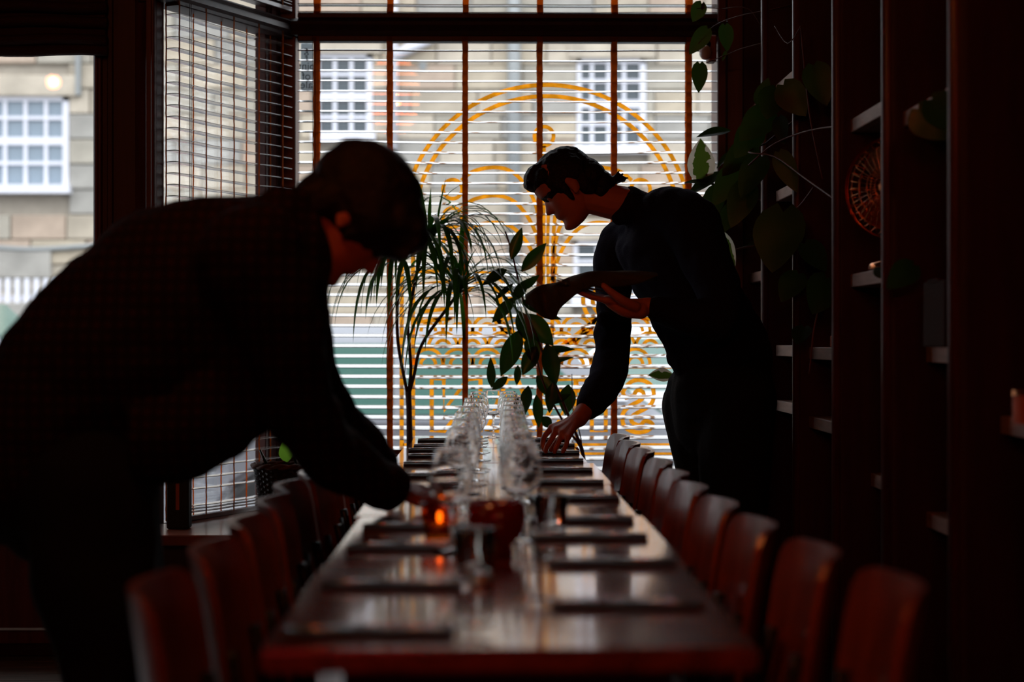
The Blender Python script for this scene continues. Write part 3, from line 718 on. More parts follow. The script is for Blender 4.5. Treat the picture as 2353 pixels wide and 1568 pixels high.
# ================================================================== LONG TABLE
TX, TW, TH = .03, .575, .75
TB = [2.1, 2.9, 3.7, 4.5, 5.3, 6.07, 6.83]
for i in range(6):
    y0, y1 = TB[i] + .004, TB[i + 1] - .004; yc = (y0 + y1) / 2; off = (0, .006, -.004, .004, -.012, .0)[i]
    t = thing('dining_table', 'reddish wood table with glossy top, %s in the long row' % ORD[5 - i], 'table', (TX + off, yc, 0), 0, 'tables pushed into one long row')
    MB().box((0, 0, TH - .014), (TW, y1 - y0, .028)).build('table_top', M['table_wood'], t, bevel=.004, seg=2)
    MB().box((0, 0, TH - .05), (TW * .7, (y1 - y0) * .7, .04)).build('under_frame', M['steel_dark'], t)
    MB().tube([(0, 0, .03), (0, 0, TH - .04)], .035, 14).build('pedestal', M['steel_dark'], t, smooth=True)
    mb = MB(); mb.box((0, 0, .014), (.42, .06, .028)); mb.box((0, 0, .015), (.06, .42, .027)); mb.build('foot', M['steel_dark'], t, bevel=.006)

# chairs: curved plywood backs
def make_chair():
    t = thing('plywood_chair', 'x', 'chair')
    th = .011; rows = []; Rr = .33; N = 14
    def pt(a, z, r): lean = (z - .45) * .15; return V((r * math.cos(a) - Rr + .0 + lean, r * math.sin(a), z))
    amax = math.radians(31)
    prof = [(.43, .88), (.47, .93), (.55, .98), (.66, 1), (.73, 1.0), (.772, .97), (.790, .90), (.798, .78)]
    prof2 = prof
    front = [[pt(amax * f_ * (j / N * 2 - 1), z, Rr - th / 2) for j in range(N + 1)] for z, f_ in prof]
    back = [[pt(amax * f_ * (j / N * 2 - 1), z, Rr + th / 2) for j in range(N + 1)] for z, f_ in prof]
    mb = MB(); mb.grid(front); mb.grid([list(reversed(r)) for r in back])
    ring_f = front[0] + [r[-1] for r in front[1:]] + list(reversed(front[-1]))[1:] + [r[0] for r in reversed(front[1:-1])]
    ring_b = back[0] + [r[-1] for r in back[1:]] + list(reversed(back[-1]))[1:] + [r[0] for r in reversed(back[1:-1])]
    mb.grid([ring_f + ring_f[:1], ring_b + ring_b[:1]])
    mb.build('backrest', M['ply'], t, fix='merge')
    for a in (-.16, .16):
        for z in (.52, .66): MB().ell(pt(a, z, Rr - th / 2), (.003, .005, .005), n=8, m=5).build('rivet', M['chrome'], t, smooth=True)
    seat = [(-.31, -.175), (-.05, -.17), (-.02, -.12), (-.015, 0), (-.02, .12), (-.05, .17), (-.31, .175), (-.335, .14), (-.34, 0), (-.335, -.14)]
    MB().prism(seat, (1, 0, 0), (0, 1, 0), (0, 0, .014), (0, 0, .452)).build('seat', M['ply'], t, bevel=.004)
    for s in (-1, 1):
        MB().tube(spline([(-.02, s * .12, .66), (-.055, s * .145, .46), (-.05, s * .16, .43), (.02, s * .165, .01)], 4), .010, 8).build('leg', M['steel_dark'], t, smooth=True)
        MB().tube(spline([(-.05, s * .165, .435), (-.27, s * .16, .435), (-.31, s * .16, .40), (-.335, s * .165, .01)], 4), .010, 8).build('leg', M['steel_dark'], t, smooth=True)
    MB().tube([(-.30, -.165, .432), (-.30, .165, .432)], .008, 8).build('crossbar', M['steel_dark'], t, smooth=True)
    return t
proto = make_chair(); used = False
def chair(x, y, rz, label, group):
    global used
    o = proto if not used else copy_tree(proto); used = True
    o.location = (x, y, 0); o.rotation_euler = (0, 0, rz); o['label'] = label; o['group'] = group
RC = [5.92, 5.52, 5.12, 4.66, 4.25, 3.87, 3.48, 3.09, 2.70, 2.33]
for i, y in enumerate(RC): chair(.415 + (.0, .0, .005, .01, .005, .0, .01, .02, .05, .085)[i], y, R.uniform(-.04, .04), 'brown curved plywood chair on the right side of the table, %s' % ORD[i], 'chairs along the right side')
LC = [5.9, 5.5, 5.1, 4.7, 4.3, 3.92, 3.53, 3.14, 2.74, 2.33]
for i, y in enumerate(LC): chair(-.385 + R.uniform(-.01, .01), y, PI + R.uniform(-.04, .04), 'shadowed plywood chair on the left side of the table, %s' % ORD[i], 'chairs along the left side')

# place settings: folded dark napkin, fork and knife
nap = MB(); nap.box((0, 0, .002), (.20, .07, .004)); nap.box((.002, .002, .0052), (.196, .066, .0022)); 
NME = nap.mesh('napkin'); bm = bmesh.new(); bm.from_mesh(NME); bmesh.ops.bevel(bm, geom=bm.edges[:], offset=.0009, segments=1, affect='EDGES'); bmesh.ops.recalc_face_normals(bm, faces=bm.faces); bm.to_mesh(NME); bm.free()
def fork_mesh():
    mb = MB(); mb.tube([(.095, 0, .002), (.04, 0, .003), (-.03, 0, .005), (-.045, 0, .003)], [(.0012, .0045), (.0012, .004), (.0014, .0025), (.0014, .004)], 8, up=(0, 0, 1))
    mb.tube([(-.045, 0, .003), (-.058, 0, .002), (-.062, 0, .002)], [(.0012, .004), (.0012, .011), (.0012, .0115)], 8, up=(0, 0, 1))
    for k_ in range(4): y = (k_ - 1.5) * .0062; mb.tube([(-.060, y, .002), (-.085, y, .002), (-.103, y, .006)], [.0016, .0013, .0008], 5)
    return mb.mesh('fork')
def knife_mesh():
    mb = MB(); mb.tube([(.10, 0, .002), (.06, 0, .003), (0, 0, .003)], [(.0025, .006), (.0028, .0055), (.0022, .005)], 8, up=(0, 0, 1))
    mb.prism([(0, -.005), (-.09, -.007), (-.105, .001), (-.098, .006), (0, .005)], (1, 0, 0), (0, 1, 0), (0, 0, .0015), (0, 0, .003)); return mb.mesh('knife')
FME, KME = fork_mesh(), knife_mesh()
RSET = [6.46, 6.12, 5.72, 5.34, 4.94, 4.52, 4.06, 3.57, 3.26, 2.88, 2.42]
LSET = [6.44, 6.08, 5.86, 5.56, 5.2, 4.75, 4.3, 3.44, 3.10, 2.62, 2.20]
for side, ys in ((1, RSET), (-1, LSET)):
    sn = 'right' if side > 0 else 'left'
    for i, y in enumerate(ys):
        x = TX + side * (.165 + R.uniform(-.008, .008)); rz = R.uniform(-.03, .03) + (0 if side > 0 else PI)
        o = link('napkin', NME, M['napkin'], None, False, (x, y, TH + .0002)); o.rotation_euler = (0, 0, rz); tag(o, 'folded black napkin on the %s side of the table, %s' % (sn, ORD[i]), 'napkin', 'folded napkins')
        for me, nm, dy in ((FME, 'fork', .014), (KME, 'knife', -.014)):
            o = link(nm, me, M['chrome'], None, True, (x - side * (.045 if nm == 'fork' else .0), y + dy, TH + .0078)); o.rotation_euler = (0, 0, rz + R.uniform(-.06, .06))
            tag(o, 'steel %s on the %s side napkin, %s' % (nm, sn, ORD[i]), nm, nm + ('s' if nm == 'fork' else '') + ' on the napkins' if nm == 'fork' else 'knives on the napkins')
# wine glasses in two rows
def make_glass():
    t = thing('wine_glass', 'x', 'glass')
    bowl = [(.004, .078), (.018, .082), (.030, .094), (.037, .110), (.038, .122), (.035, .142), (.030, .160), (.0275, .174)]
    ins = [(max(r - .0011, .0005), z + (.0035 if i < 2 else .0006)) for i, (r, z) in enumerate(bowl)]
    ins[-1] = (bowl[-1][0] - .0011, .1741)
    prof = [p[:2] for p in spline([(.0005, .077)] + bowl, 3)] + [bowl[-1][:1] + (.1746,)] + [p[:2] for p in spline(list(reversed(ins)) + [(.0003, .0835)], 3)]
    MB().lathe(prof, 36).build('bowl', M['wine_glass'], t, smooth=True)
    MB().lathe([(.0003, .0082), (.006, .0082), (.0035, .014), (.0032, .045), (.0038, .07), (.006, .079), (.0003, .0795)], 12).build('stem', M['wine_glass'], t, smooth=True)
    MB().lathe([(.0003, .0005), (.034, .0005), (.034, .002), (.012, .0055), (.0003, .0078)], 28).build('foot', M['wine_glass'], t, smooth=True)
    return t
gproto = make_glass()
GL = []
gl_y = [6.55, 6.22, 5.86, 5.50, 5.14, 4.78, 4.40, 4.02, 3.62, 3.25]
for i, y in enumerate(gl_y): GL.append((.088 - .002 * i + R.uniform(-.005, .005), y, 'right', i))
gl_y = [6.48, 6.12, 5.76, 5.40, 5.02, 4.64, 4.22, 3.80, 3.05]
for i, y in enumerate(gl_y): GL.append((-.022 - .004 * i + R.uniform(-.005, .005), y, 'left', i))
GL.append((.035, 6.70, 'middle', 0))
for k_, (x, y, rn, i) in enumerate(GL):
    o = gproto if k_ == 0 else copy_tree(gproto); o.location = (x, y, TH); o.rotation_euler = (0, 0, R.uniform(0, 6))
    o['label'] = 'stemmed wine glass in the %s row along the table, %s' % (rn, ORD[i]) if rn != 'middle' else 'stemmed wine glass alone at the far end between both rows'; o['group'] = 'wine glasses in two rows'
# tumblers near the red pot, red votive pot
def tumbler(x, y, lb):
    t = thing('tumbler', lb, 'glass', (x, y, TH)); MB().lathe([(.0003, .0005), (.028, .0005), (.033, .066), (.0315, .0665), (.027, .008), (.0003, .007)], 24).build('body', M['wine_glass'], t, smooth=True)
    MB().lathe([(.0322, .0655), (.0336, .0668), (.0322, .068), (.0312, .0668), (.0322, .0655)], 24).build('rim', M['wine_glass'], t, smooth=True)
tumbler(.125, 3.42, 'clear water tumbler right of the red pot'); tumbler(-.015, 2.80, 'clear water tumbler in front of the red pot')
t = thing('candle_pot', 'deep red goblet-shaped candle pot in the middle of the table', 'candle holder', (PX(1140, 0, 3.02).x, 3.02, TH))
MB().lathe([(0, 0), (.027, 0), (.030, .006), (.025, .016), (.044, .034), (.050, .060), (.047, .090), (.044, .090), (.046, .062), (.036, .036), (0, .028)], 24).build('pot', M['red_glass'], t, smooth=True)
MB().lathe([(0, .03), (.022, .03), (.022, .082), (0, .084)], 16).build('candle', M['white_paint'], t)

# ================================================================== WINDOW SEAT, PLANTERS
ws = thing('window_seat', 'brown wooden window seat below the slanted blind', 'bench', (-.85, 6.4, 0))
poly = [(-1.16, 6.02), (-.56, 6.02), (-.50, 7.13), (B.x + .02, 7.13), (A.x + .09, 6.42), (-1.16, 6.40)]
MB(ws.location).prism(poly, (1, 0, 0), (0, 1, 0), (0, 0, .035), (0, 0, .4475)).build('seat_board', M['ply'], ws, bevel=.004)
MB(ws.location).prism([(a + (.03 if a < -.9 else -.03), b + (.03 if b < 6.1 else -.01)) for a, b in poly], (1, 0, 0), (0, 1, 0), (0, 0, .425), (0, 0, .215)).build('seat_box', M['mahogany_dark'], ws)
bx = PX(650, 0, 6.62).x; bk = thing('wicker_basket', 'dark woven basket planter standing on the window seat', 'planter', (bx, 6.62, .466))
mb = MB(); rows = []; NN = 72
for i in range(40):
    z = .185 * i / 39; r0 = .066 + .038 * (z / .185) ** .7
    rows.append([((r0 + .0045 * math.sin(j * PI / 2) * (1 if (i // 2) % 2 else -1)) * math.cos(2 * PI * j / NN), (r0 + .0045 * math.sin(j * PI / 2) * (1 if (i // 2) % 2 else -1)) * math.sin(2 * PI * j / NN), z) for j in range(NN + 1)])
mb.grid(rows); mb.build('woven_body', M['wicker'], bk, fix='merge')
mb = MB()
for k_ in range(2): mb.tube([((.106 + .005 * math.cos(j * .9 + k_ * PI)) * math.cos(2 * PI * j / 48), (.106 + .005 * math.cos(j * .9 + k_ * PI)) * math.sin(2 * PI * j / 48), .188 + .005 * math.sin(j * .9 + k_ * PI)) for j in range(49)], .007, 6)
mb.build('rim', M['wicker_rim'], bk, smooth=True); MB().lathe([(0, .165), (.098, .165)], 20).build('soil', M['soil'], bk)

def leafmesh(length, width, fold=.25, droop=.2, heart=0, nn=9, name='leaf', rag=0):
    """leaf lying along +x from the stalk, with mid-rib fold and droop; x is length"""
    mb = MB(); rows = []; uv = []
    for i in range(nn + 1):
        t = i / nn; wv = math.sin(PI * min(1, t) ** (.62 if heart else .85)) ** (.75 if heart else .9) * width / 2
        if i == nn: wv = .0006
        if i == 0: wv = .002 if not heart else width * .14
        xx = t * length; zz = -droop * length * t * t
        row = []
        for j in range(-2, 3):
            s = j / 2; back = -heart * width * .25 * abs(s) * max(0, 1 - t * 3)
            row.append((xx + back, s * wv * (1 + rag * R.uniform(-1, 1)), zz + fold * abs(s) * wv + .02 * wv * math.sin(t * 9 + j)))
            uv.append((abs(s) * .55 * (1 if i not in (0, nn) else .6), t))
        rows.append(row)
    mb.grid(rows); me = mb.mesh(name); me.polygons.foreach_set('use_smooth', [True] * len(me.polygons))
    ul = me.uv_layers.new(name='UVMap')
    for lp in me.loops: ul.data[lp.index].uv = uv[lp.vertex_index]
    return me
def orient(o, base, tip, nrm):
    x = (tip - base).normalized(); n = V(nrm); n = (n - x * n.dot(x)); n = n.normalized() if n.length > 1e-4 else x.orthogonal().normalized(); y = n.cross(x)
    o.matrix_basis = Matrix.Translation(base) @ Matrix(((x.x, y.x, n.x), (x.y, y.y, n.y), (x.z, y.z, n.z))).to_4x4()
def leaf(parent, base, tip, wr, m, nrm=(0, -1, .25), heart=0, fold=.25, droop=.08, name='leaf', label=None):
    base, tip = V(base), V(tip); L = (tip - base).length
    o = link(name, leafmesh(L, L * wr, fold, droop, heart), m, parent, True)
    orient(o, base - parent.location, tip - parent.location, nrm)
    if label: o['label'] = label
    return o
# leaf in basket
p = PX(655, 1045, 6.62); leaf(bk, PX(660, 1062, 6.60), PX(652, 1014, 6.58), .65, M['leaf_lime'], (.2, -1, .2)); MB(bk.location).tube([PX(612, 1066, 6.6), PX(597, 1034, 6.6)], [.006, .004]).build('stalk', M['leaf'], bk, smooth=True)
MB(bk.location).tube([PX(682, 1066, 6.62), PX(672, 1040, 6.62)], .006).build('stalk', M['leaf'], bk)
# small dark box on window seat
t = thing('dark_box', 'small dark case with a red glow painted on as an orange stripe on the window seat', 'case', (PX(412, 0, 6.25).x, 6.25, .466)); MB().box((0, 0, .09), (.075, .07, .18)).build('case_body', M['rubber'], t, bevel=.004); MB().box((.0, -.036, .11), (.012, .003, .09)).build('stripe', M['orange_box'], t)  # orange stripe puts a red vertical glow into plain colour

# dracaena
dp = PX(922, 0, 6.98); dr = thing('dracaena_plant', 'tall dracaena with drooping narrow leaves before the blind', 'plant', (dp.x, 6.98, 0))
MB().lathe([(0, 0), (.12, 0), (.155, .60), (.165, .60), (.168, .68), (.150, .68), (.145, .62), (0, .62)], 26).build('pot', M['terracotta'], dr, smooth=False); MB().lathe([(0, .66), (.148, .66)], 20).build('soil', M['soil'], dr)
def q(px, py, Y=6.98): return PX(px, py, Y)
mb = MB(dr.location); mb.tube([q(942, 1050), q(941, 1000), q(940, 940), q(938, 900)], [.013, .012, .011, .012], 8); mb.build('trunk', M['stem'], dr, smooth=True)
for pts in ([(936, 905), (928, 865), (916, 800), (912, 740), (914, 680), (918, 610)], [(938, 905), (944, 850), (940, 790), (938, 740), (955, 640), (975, 560)], [(940, 905), (952, 860), (962, 810), (982, 770), (1015, 725), (1052, 675)]):
    mb = MB(dr.location); mb.tube([V(x) for x in spline([tuple(q(*p)) for p in pts], 4)], .0065, 7); mb.build('branch', M['stem'], dr, smooth=True)
def blade(parent, base, d, L, wd, droop):
    mb = MB(); rows = []; p = V(base); d = V(d).normalized(); n = 9; up = V((0, 0, 1))
    side = d.cross(up); side = side.normalized() if side.length > .05 else V((1, 0, 0))
    for i in range(n + 1):
        t = i / n; wv = wd * (.55 + .9 * t) if t < .35 else wd * (1.0 * (1 - ((t - .35) / .65) ** 1.6) + .03)
        nn = side.cross(d).normalized()
        rows.append([p - side * wv / 2 + nn * wv * .12, p, p + side * wv / 2 + nn * wv * .12])
        p = p + d * (L / n); d = (d + V((0, 0, -droop * (.35 + t)))).normalized()
    mb.grid(rows); mb.o = parent.location; me = mb.mesh('leaf'); return link('leaf', me, M['blade'], parent, True)
R.seed(11)
for (cx_, cy_, n, up0) in ((982, 548, 60, .55), (918, 588, 58, .2), (1055, 665, 60, .3)):
    for i in range(n):
        a = i * 2.399 + R.uniform(-.2, .2); el = R.uniform(-.15, 1.0) + up0 * .3
        d = V((math.cos(a), math.sin(a) * .6 - .15, el)); b = q(cx_ + R.uniform(-6, 6), cy_ + R.uniform(-14, 14)); 
        if b.y + d.y > 7.1: d.y *= .3
        L = R.uniform(.32, .50); L = min(L, .38) if d.y > .2 else L
        blade(dr, b, d, L, R.uniform(.017, .026), R.uniform(.42, .75))
for (b, tdir, L, dro) in (((1000, 545), (.16, -.1, 1), .23, .06), ((985, 540), (.05, -.1, 1), .18, .0), ((1000, 520), (.55, -.1, .8), .12, .1), ((1070, 640), (.6, -.1, .75), .26, .22), ((1062, 650), (.3, -.2, 1.), .15, .12), ((1008, 470), (.35, 0, .4), .14, .1)):
    blade(dr, q(*b), V(tdir), L, .017, dro)
# rubber plant
fp = PX(1350, 0, 7.0); fi = thing('rubber_plant', 'rubber plant with broad dark leaves at the far end of the table', 'plant', (fp.x, 7.0, 0))
MB().lathe([(0, 0), (.07, 0), (.09, .26), (.10, .26), (.10, .30), (.09, .30), (.088, .27), (0, .27)], 22).build('pot', M['terracotta'], fi); MB().lathe([(0, .285), (.088, .285)], 16).build('soil', M['soil'], fi)
FYd = 6.95
for pts, r0 in (([(1350, 1240), (1343, 1060), (1318, 985), (1285, 905), (1262, 850), (1236, 780), (1210, 720), (1190, 640), (1176, 580), (1161, 532)], .0065), ([(1356, 1240), (1340, 1050), (1306, 990), (1272, 930), (1248, 880), (1235, 830)], .006), ([(1360, 1240), (1335, 1010), (1318, 960), (1314, 860)], .003)):
    mb = MB(fi.location); sp_ = [V(x) for x in spline([tuple(PX(a, b, FYd)) for a, b in pts], 4)]; mb.tube(sp_, [r0 * (1 - .5 * i / len(sp_)) for i in range(len(sp_))], 7); mb.build('stem', M['stem_red'], fi, smooth=True)
FL = [((1175, 597), (1199, 522), .36), ((1198, 624), (1256, 558), .36), ((1164, 619), (1108, 654), .40), ((1202, 665), (1238, 632), .36), ((1179, 652), (1136, 688), .2), ((1183, 684), (1130, 742), .36),
      ((1202, 690), (1250, 720), .5), ((1204, 722), (1272, 794), .52), ((1195, 758), (1151, 866), .40), ((1130, 891), (1127, 823), .30), ((1246, 806), (1321, 799), .27), ((1246, 836), (1319, 820), .2),
      ((1233, 796), (1200, 862), .5), ((1256, 790), (1278, 888), .42), ((1233, 864), (1284, 916), .52), ((1214, 887), (1204, 955), .40), ((1232, 908), (1240, 984), .34), ((1306, 884), (1300, 956), .56),
      ((1262, 928), (1312, 905), .35), ((1166, 866), (1129, 898), .42), ((1192, 715), (1220, 790), .5), ((1190, 840), (1188, 886), .4), ((1246, 958), (1268, 984), .7), ((1180, 690), (1215, 640), .4), ((1215, 770), (1232, 840), .5), ((1270, 880), (1262, 950), .4), ((1236, 720), (1290, 732), .3)]
for i, (b, tp, wr) in enumerate(FL):
    Yl = FYd + R.uniform(-.05, .04)
    leaf(fi, PX(*b, Yl), PX(*tp, Yl + R.uniform(-.07, .03)), wr, M['leaf'], (R.uniform(-.35, .35), -1, R.uniform(-.1, .6)), fold=.22, droop=R.uniform(.02, .12))
    mb = MB(fi.location)
# plant leaves low at right (lime variegated) and climbing plants on the shelves
lf = thing('variegated_plant', 'variegated rubber plant with cream edged leaves beside the window post', 'plant', (1.12, 6.74, 1.369))
MB().lathe([(0, 0), (.05, 0), (.065, .11), (.07, .11), (.07, .13), (.06, .13), (0, .115)], 18).build('pot', M['terracotta'], lf)
mb = MB(lf.location); mb.tube([V(x) for x in spline([(1.12, 6.74, 1.49), (1.08, 6.7, 1.58), tuple(PX(1690, 430, 6.66)), tuple(PX(1640, 425, 6.62)), tuple(PX(1622, 400, 6.6))], 5)], .005); mb.build('stem', M['stem'], lf, smooth=True)
YV = 6.6
leaf(lf, PX(1612, 428, YV), PX(1610, 318, YV - .01), .60, M['variegated'], (.1, -1, .1), fold=.06, droop=.02)
leaf(lf, PX(1548, 862, 6.62), PX(1490, 862, 6.60), .58, M['variegated'], (.1, -1, .5), fold=.06, droop=.02)
leaf(lf, PX(1645, 525, YV), PX(1690, 612, YV), .42, M['variegated'], (-.3, -1, .4), fold=.1, droop=.05)
mb = MB(lf.location); mb.tube([V(x) for x in spline([(1.10, 6.72, 1.47), tuple(PX(1640, 600, 6.64)), tuple(PX(1575, 780, 6.64)), tuple(PX(1548, 862, 6.62))], 5)], .004); mb.build('stem', M['stem'], lf, smooth=True)
for b, tp, wr in (((1660, 395), (1578, 440), .36), ((1640, 420), (1573, 412), .30), ((1660, 430), (1598, 470), .34), ((1655, 445), (1610, 500), .36), ((1680, 300), (1602, 305), .42), ((1690, 345), (1645, 380), .36)):
    leaf(lf, PX(*b, YV), PX(*tp, YV - .03), wr, M['leaf_dark'], (R.uniform(-.2, .4), -.6, .8), fold=.2, droop=.15)
po_ = thing('pothos_vine', 'trailing pothos vine with heart shaped leaves against the bright window', 'plant', (1.14, 6.86, 2.019))
MB().lathe([(0, 0), (.055, 0), (.07, .12), (.075, .12), (.075, .14), (.065, .14), (0, .125)], 18).build('pot', M['terracotta'], po_)
mb = MB(po_.location)
for pts in ([(1835, 5, 6.5), (1780, 20, 6.5), (1700, 36, 6.6), (1640, 60, 6.7), (1605, 100, 6.7)], [(1790, 90, 6.6), (1710, 110, 6.7), (1660, 130, 6.7), (1622, 145, 6.7)], [(1660, 20, 6.75), (1620, 18, 6.75), (1600, 20, 6.75)], [(1780, 60, 6.0), (1810, 100, 5.8), (1840, 60, 5.7)]):
    mb.tube([V(x) for x in spline([tuple(PX(*p)) for p in pts], 4)], .0016, 5)
p0 = PX(1835, 5, 6.5); mb.tube([V(x) for x in spline([(1.14, 6.86, 2.15), (1.05, 6.8, 2.25), tuple(PX(1720, 20, 6.7)), tuple(PX(1660, 20, 6.75))], 4)], .002, 5)
mb.build('vine', M['stem'], po_, smooth=True)
for b, tp, wr, Y in (((1612, 8), (1592, 50), .78, 6.75), ((1626, 66), (1584, 125), .55, 6.7), ((1666, 58), (1672, 118), .62, 6.7), ((1608, 146), (1606, 213), .58, 6.7), ((1614, 22), (1617, 3), .4, 6.75), ((1668, 118), (1660, 140), .4, 6.7)):
    leaf(po_, PX(*b, Y), PX(*tp, Y), wr, M['leaf_dark'], (.15, -1, .15), heart=.6, fold=.1, droop=.05)
mo = thing('philodendron', 'dark climbing philodendron sprawling over the right hand shelves', 'plant', (1.16, 6.2, 1.639))
MB().lathe([(0, 0), (.06, 0), (.08, .13), (.085, .13), (.085, .15), (.075, .15), (0, .135)], 18).build('pot', M['terracotta'], mo)
mb = MB(mo.location)
for pts in ([(1760, 330, 6.1), (1720, 350, 5.9), (1780, 360, 5.8), (1850, 410, 5.6), (1920, 460, 5.3)], [(1870, 430, 5.6), (1840, 470, 5.7), (1805, 500, 5.75)], [(1720, 380, 5.9), (1780, 330, 5.8), (1860, 300, 5.6), (1930, 290, 5.3)], [(1840, 60, 5.75), (1860, 260, 5.6), (1890, 410, 5.5)], [(1885, 700, 5.4), (1870, 760, 5.4), (1860, 860, 5.4)]):
    mb.tube([V(x) for x in spline([tuple(PX(*p)) for p in pts], 4)], .0028, 5)
mb.tube([V(x) for x in spline([(1.16, 6.2, 1.78), (1.08, 6.15, 1.86), tuple(PX(1760, 330, 6.1))], 4)], .004, 5)
mb.build('vine', M['stem_red'], mo, smooth=True)
R.seed(5)
leaf(mo, PX(1800, 488, 5.7), PX(1772, 625, 5.66), .86, M['leaf_dark'], (-.5, -1, .3), heart=.7, fold=.08, droop=.05)
for b, tp, wr, Y in (((1785, 205), (1760, 270), .9, 5.8), ((1800, 195), (1850, 265), .8, 5.75), ((1770, 255), (1700, 320), .7, 5.9), ((1790, 270), (1800, 330), .6, 5.8), ((1740, 290), (1690, 360), .7, 6.0), ((1730, 330), (1660, 400), .6, 6.2),
    ((1750, 360), (1700, 450), .6, 6.0), ((1700, 380), (1640, 470), .55, 6.2), ((1720, 420), (1680, 520), .6, 6.1), ((1790, 350), (1830, 440), .5, 5.8), ((1650, 430), (1620, 520), .5, 6.3), ((1690, 470), (1650, 540), .5, 6.2),
    ((1835, 630), (1795, 690), .8, 5.7), ((1900, 640), (1870, 720), .9, 5.4), ((1848, 752), (1830, 790), .9, 5.6), ((2110, 250), (2170, 320), .9, 4.2), ((2140, 230), (2220, 300), .9, 4.0), ((2100, 610), (2040, 660), .7, 4.4), ((2010, 620), (2040, 640), .5, 4.6), ((1870, 150), (1900, 240), .7, 5.6),
    ((1850, 560), (1900, 620), .8, 5.5), ((1745, 240), (1765, 180), .6, 5.9)):
    leaf(mo, PX(*b, Y), PX(*tp, Y - .04), wr, M['leaf_dark'], (R.uniform(-.6, .2), -1, R.uniform(-.2, .6)), heart=.5, fold=.12, droop=.1)
gr = thing('grassy_plant', 'small pot of thin grassy leaves below the variegated plant', 'plant', (1.10, 6.62, 1.3695))
MB().lathe([(0, 0), (.032, 0), (.042, .07), (.038, .07), (.03, .06), (0, .06)], 16).build('pot', M['terracotta'], gr)
for i in range(9): blade(gr, V((1.10 + R.uniform(-.02, .02), 6.62 + R.uniform(-.02, .02), 1.43)), V((-1, R.uniform(-.3, .2), R.uniform(.3, .9))), R.uniform(.13, .2), .004, .16)

#PEOPLE#
# ================================================================== PEOPLE
def head_parts(mb, c, f, u, extra_y=1.0):
    """adds a head with face, ears and eyes; c centre, f forward, u up"""
    c, f, u = V(c), V(f).normalized(), V(u).normalized(); l = u.cross(f)
    Wd = lambda x, y, z: c + f * x + l * y + u * z
    lev = [(-.119, .066, .030, .014), (-.112, .082, .004, .028), (-.098, .089, -.018, .041), (-.082, .084, -.045, .050), (-.070, .083, -.060, .054), (-.056, .088, -.072, .058), (-.038, .087, -.080, .062),
           (-.018, .084, -.088, .066), (.0, .082, -.096, .069), (.014, .079, -.101, .072), (.028, .088, -.104, .074), (.050, .091, -.103, .0755), (.075, .085, -.094, .071), (.096, .066, -.074, .058), (.110, .038, -.046, .037), (.117, .006, -.012, .010)]
    L = spline(lev, 4); nA = 52; rows = []
    nose = [(.024, 0), (.014, .005), (.0, .012), (-.012, .019), (-.021, .026), (-.027, .026), (-.033, .014), (-.038, .0)]
    def nz(z):
        for (a, p), (b, q_) in zip(nose, nose[1:]):
            if b <= z <= a: t = (a - z) / (a - b); return p + (q_ - p) * t
        return 0
    for z, fr, bk, wd in L:
        row = []
        for j in range(nA + 1):
            a = 2 * PI * j / nA; cx_, hx = (fr + bk) / 2, (fr - bk) / 2
            ca, sa = math.cos(a), math.sin(a)
            x = cx_ + hx * (abs(ca) ** .85) * (1 if ca > 0 else -1); y = wd * (abs(sa) ** .9) * (1 if sa > 0 else -1)
            if ca > .2:
                sg = .009 + .006 * max(0, min(1, (.01 - z) / .035))
                x += nz(z) * math.exp(-(y / sg) ** 2)
                x += (.005 * math.exp(-((z + .050) / .006) ** 2) + .005 * math.exp(-((z + .062) / .006) ** 2)) * math.exp(-(y / .020) ** 2)
                x -= .010 * math.exp(-((abs(y) - .030) / .014) ** 2 - ((z - .010) / .010) ** 2)
                x += .004 * math.exp(-((abs(y) - .030) / .02) ** 2 - ((z - .028) / .007) ** 2)
                x += .006 * math.exp(-(y / .02) ** 2 - ((z + .100) / .014) ** 2)
            row.append(Wd(x, y, z))
        rows.append(row[:-1])
    k = len(mb.v); m_ = len(rows)
    for r in rows: mb.v += r
    for i in range(m_ - 1):
        for j in range(nA): mb.f.append((k + i * nA + j, k + i * nA + (j + 1) % nA, k + (i + 1) * nA + (j + 1) % nA, k + (i + 1) * nA + j))
    mb.f.append(tuple(k + j for j in reversed(range(nA)))); mb.f.append(tuple(k + (m_ - 1) * nA + j for j in range(nA)))
    rot = Matrix(((f.x, l.x, u.x), (f.y, l.y, u.y), (f.z, l.z, u.z)))
    for s in (-1, 1):
        mb.ell(Wd(-.012, s * .076, -.006), (.018, .009, .031), rot); mb.ell(Wd(-.006, s * .080, .010), (.012, .007, .014), rot); mb.ell(Wd(-.004, s * .078, -.030), (.009, .006, .010), rot)
        mb.ell(Wd(.066, s * .030, .009), (.0125, .013, .0115), rot)
    return Wd, rot
def limb(mb, pts, k=4, n=14, up=(0, 1, 0)):
    """pts: (px,py,Y,ra[,rb]) ; a smooth tapered tube with rounded ends"""
    P = [tuple(PX(p[0], p[1], p[2])) + (p[3], p[4] if len(p) > 4 else p[3]) for p in pts]
    S = spline(P, k); mb.tube([V(s[:3]) for s in S], [(s[3], s[4]) for s in S], n, up=up)
    for e in (S[0], S[-1]): mb.ell(V(e[:3]), min(e[3], e[4]) * .99, n=n, m=8)
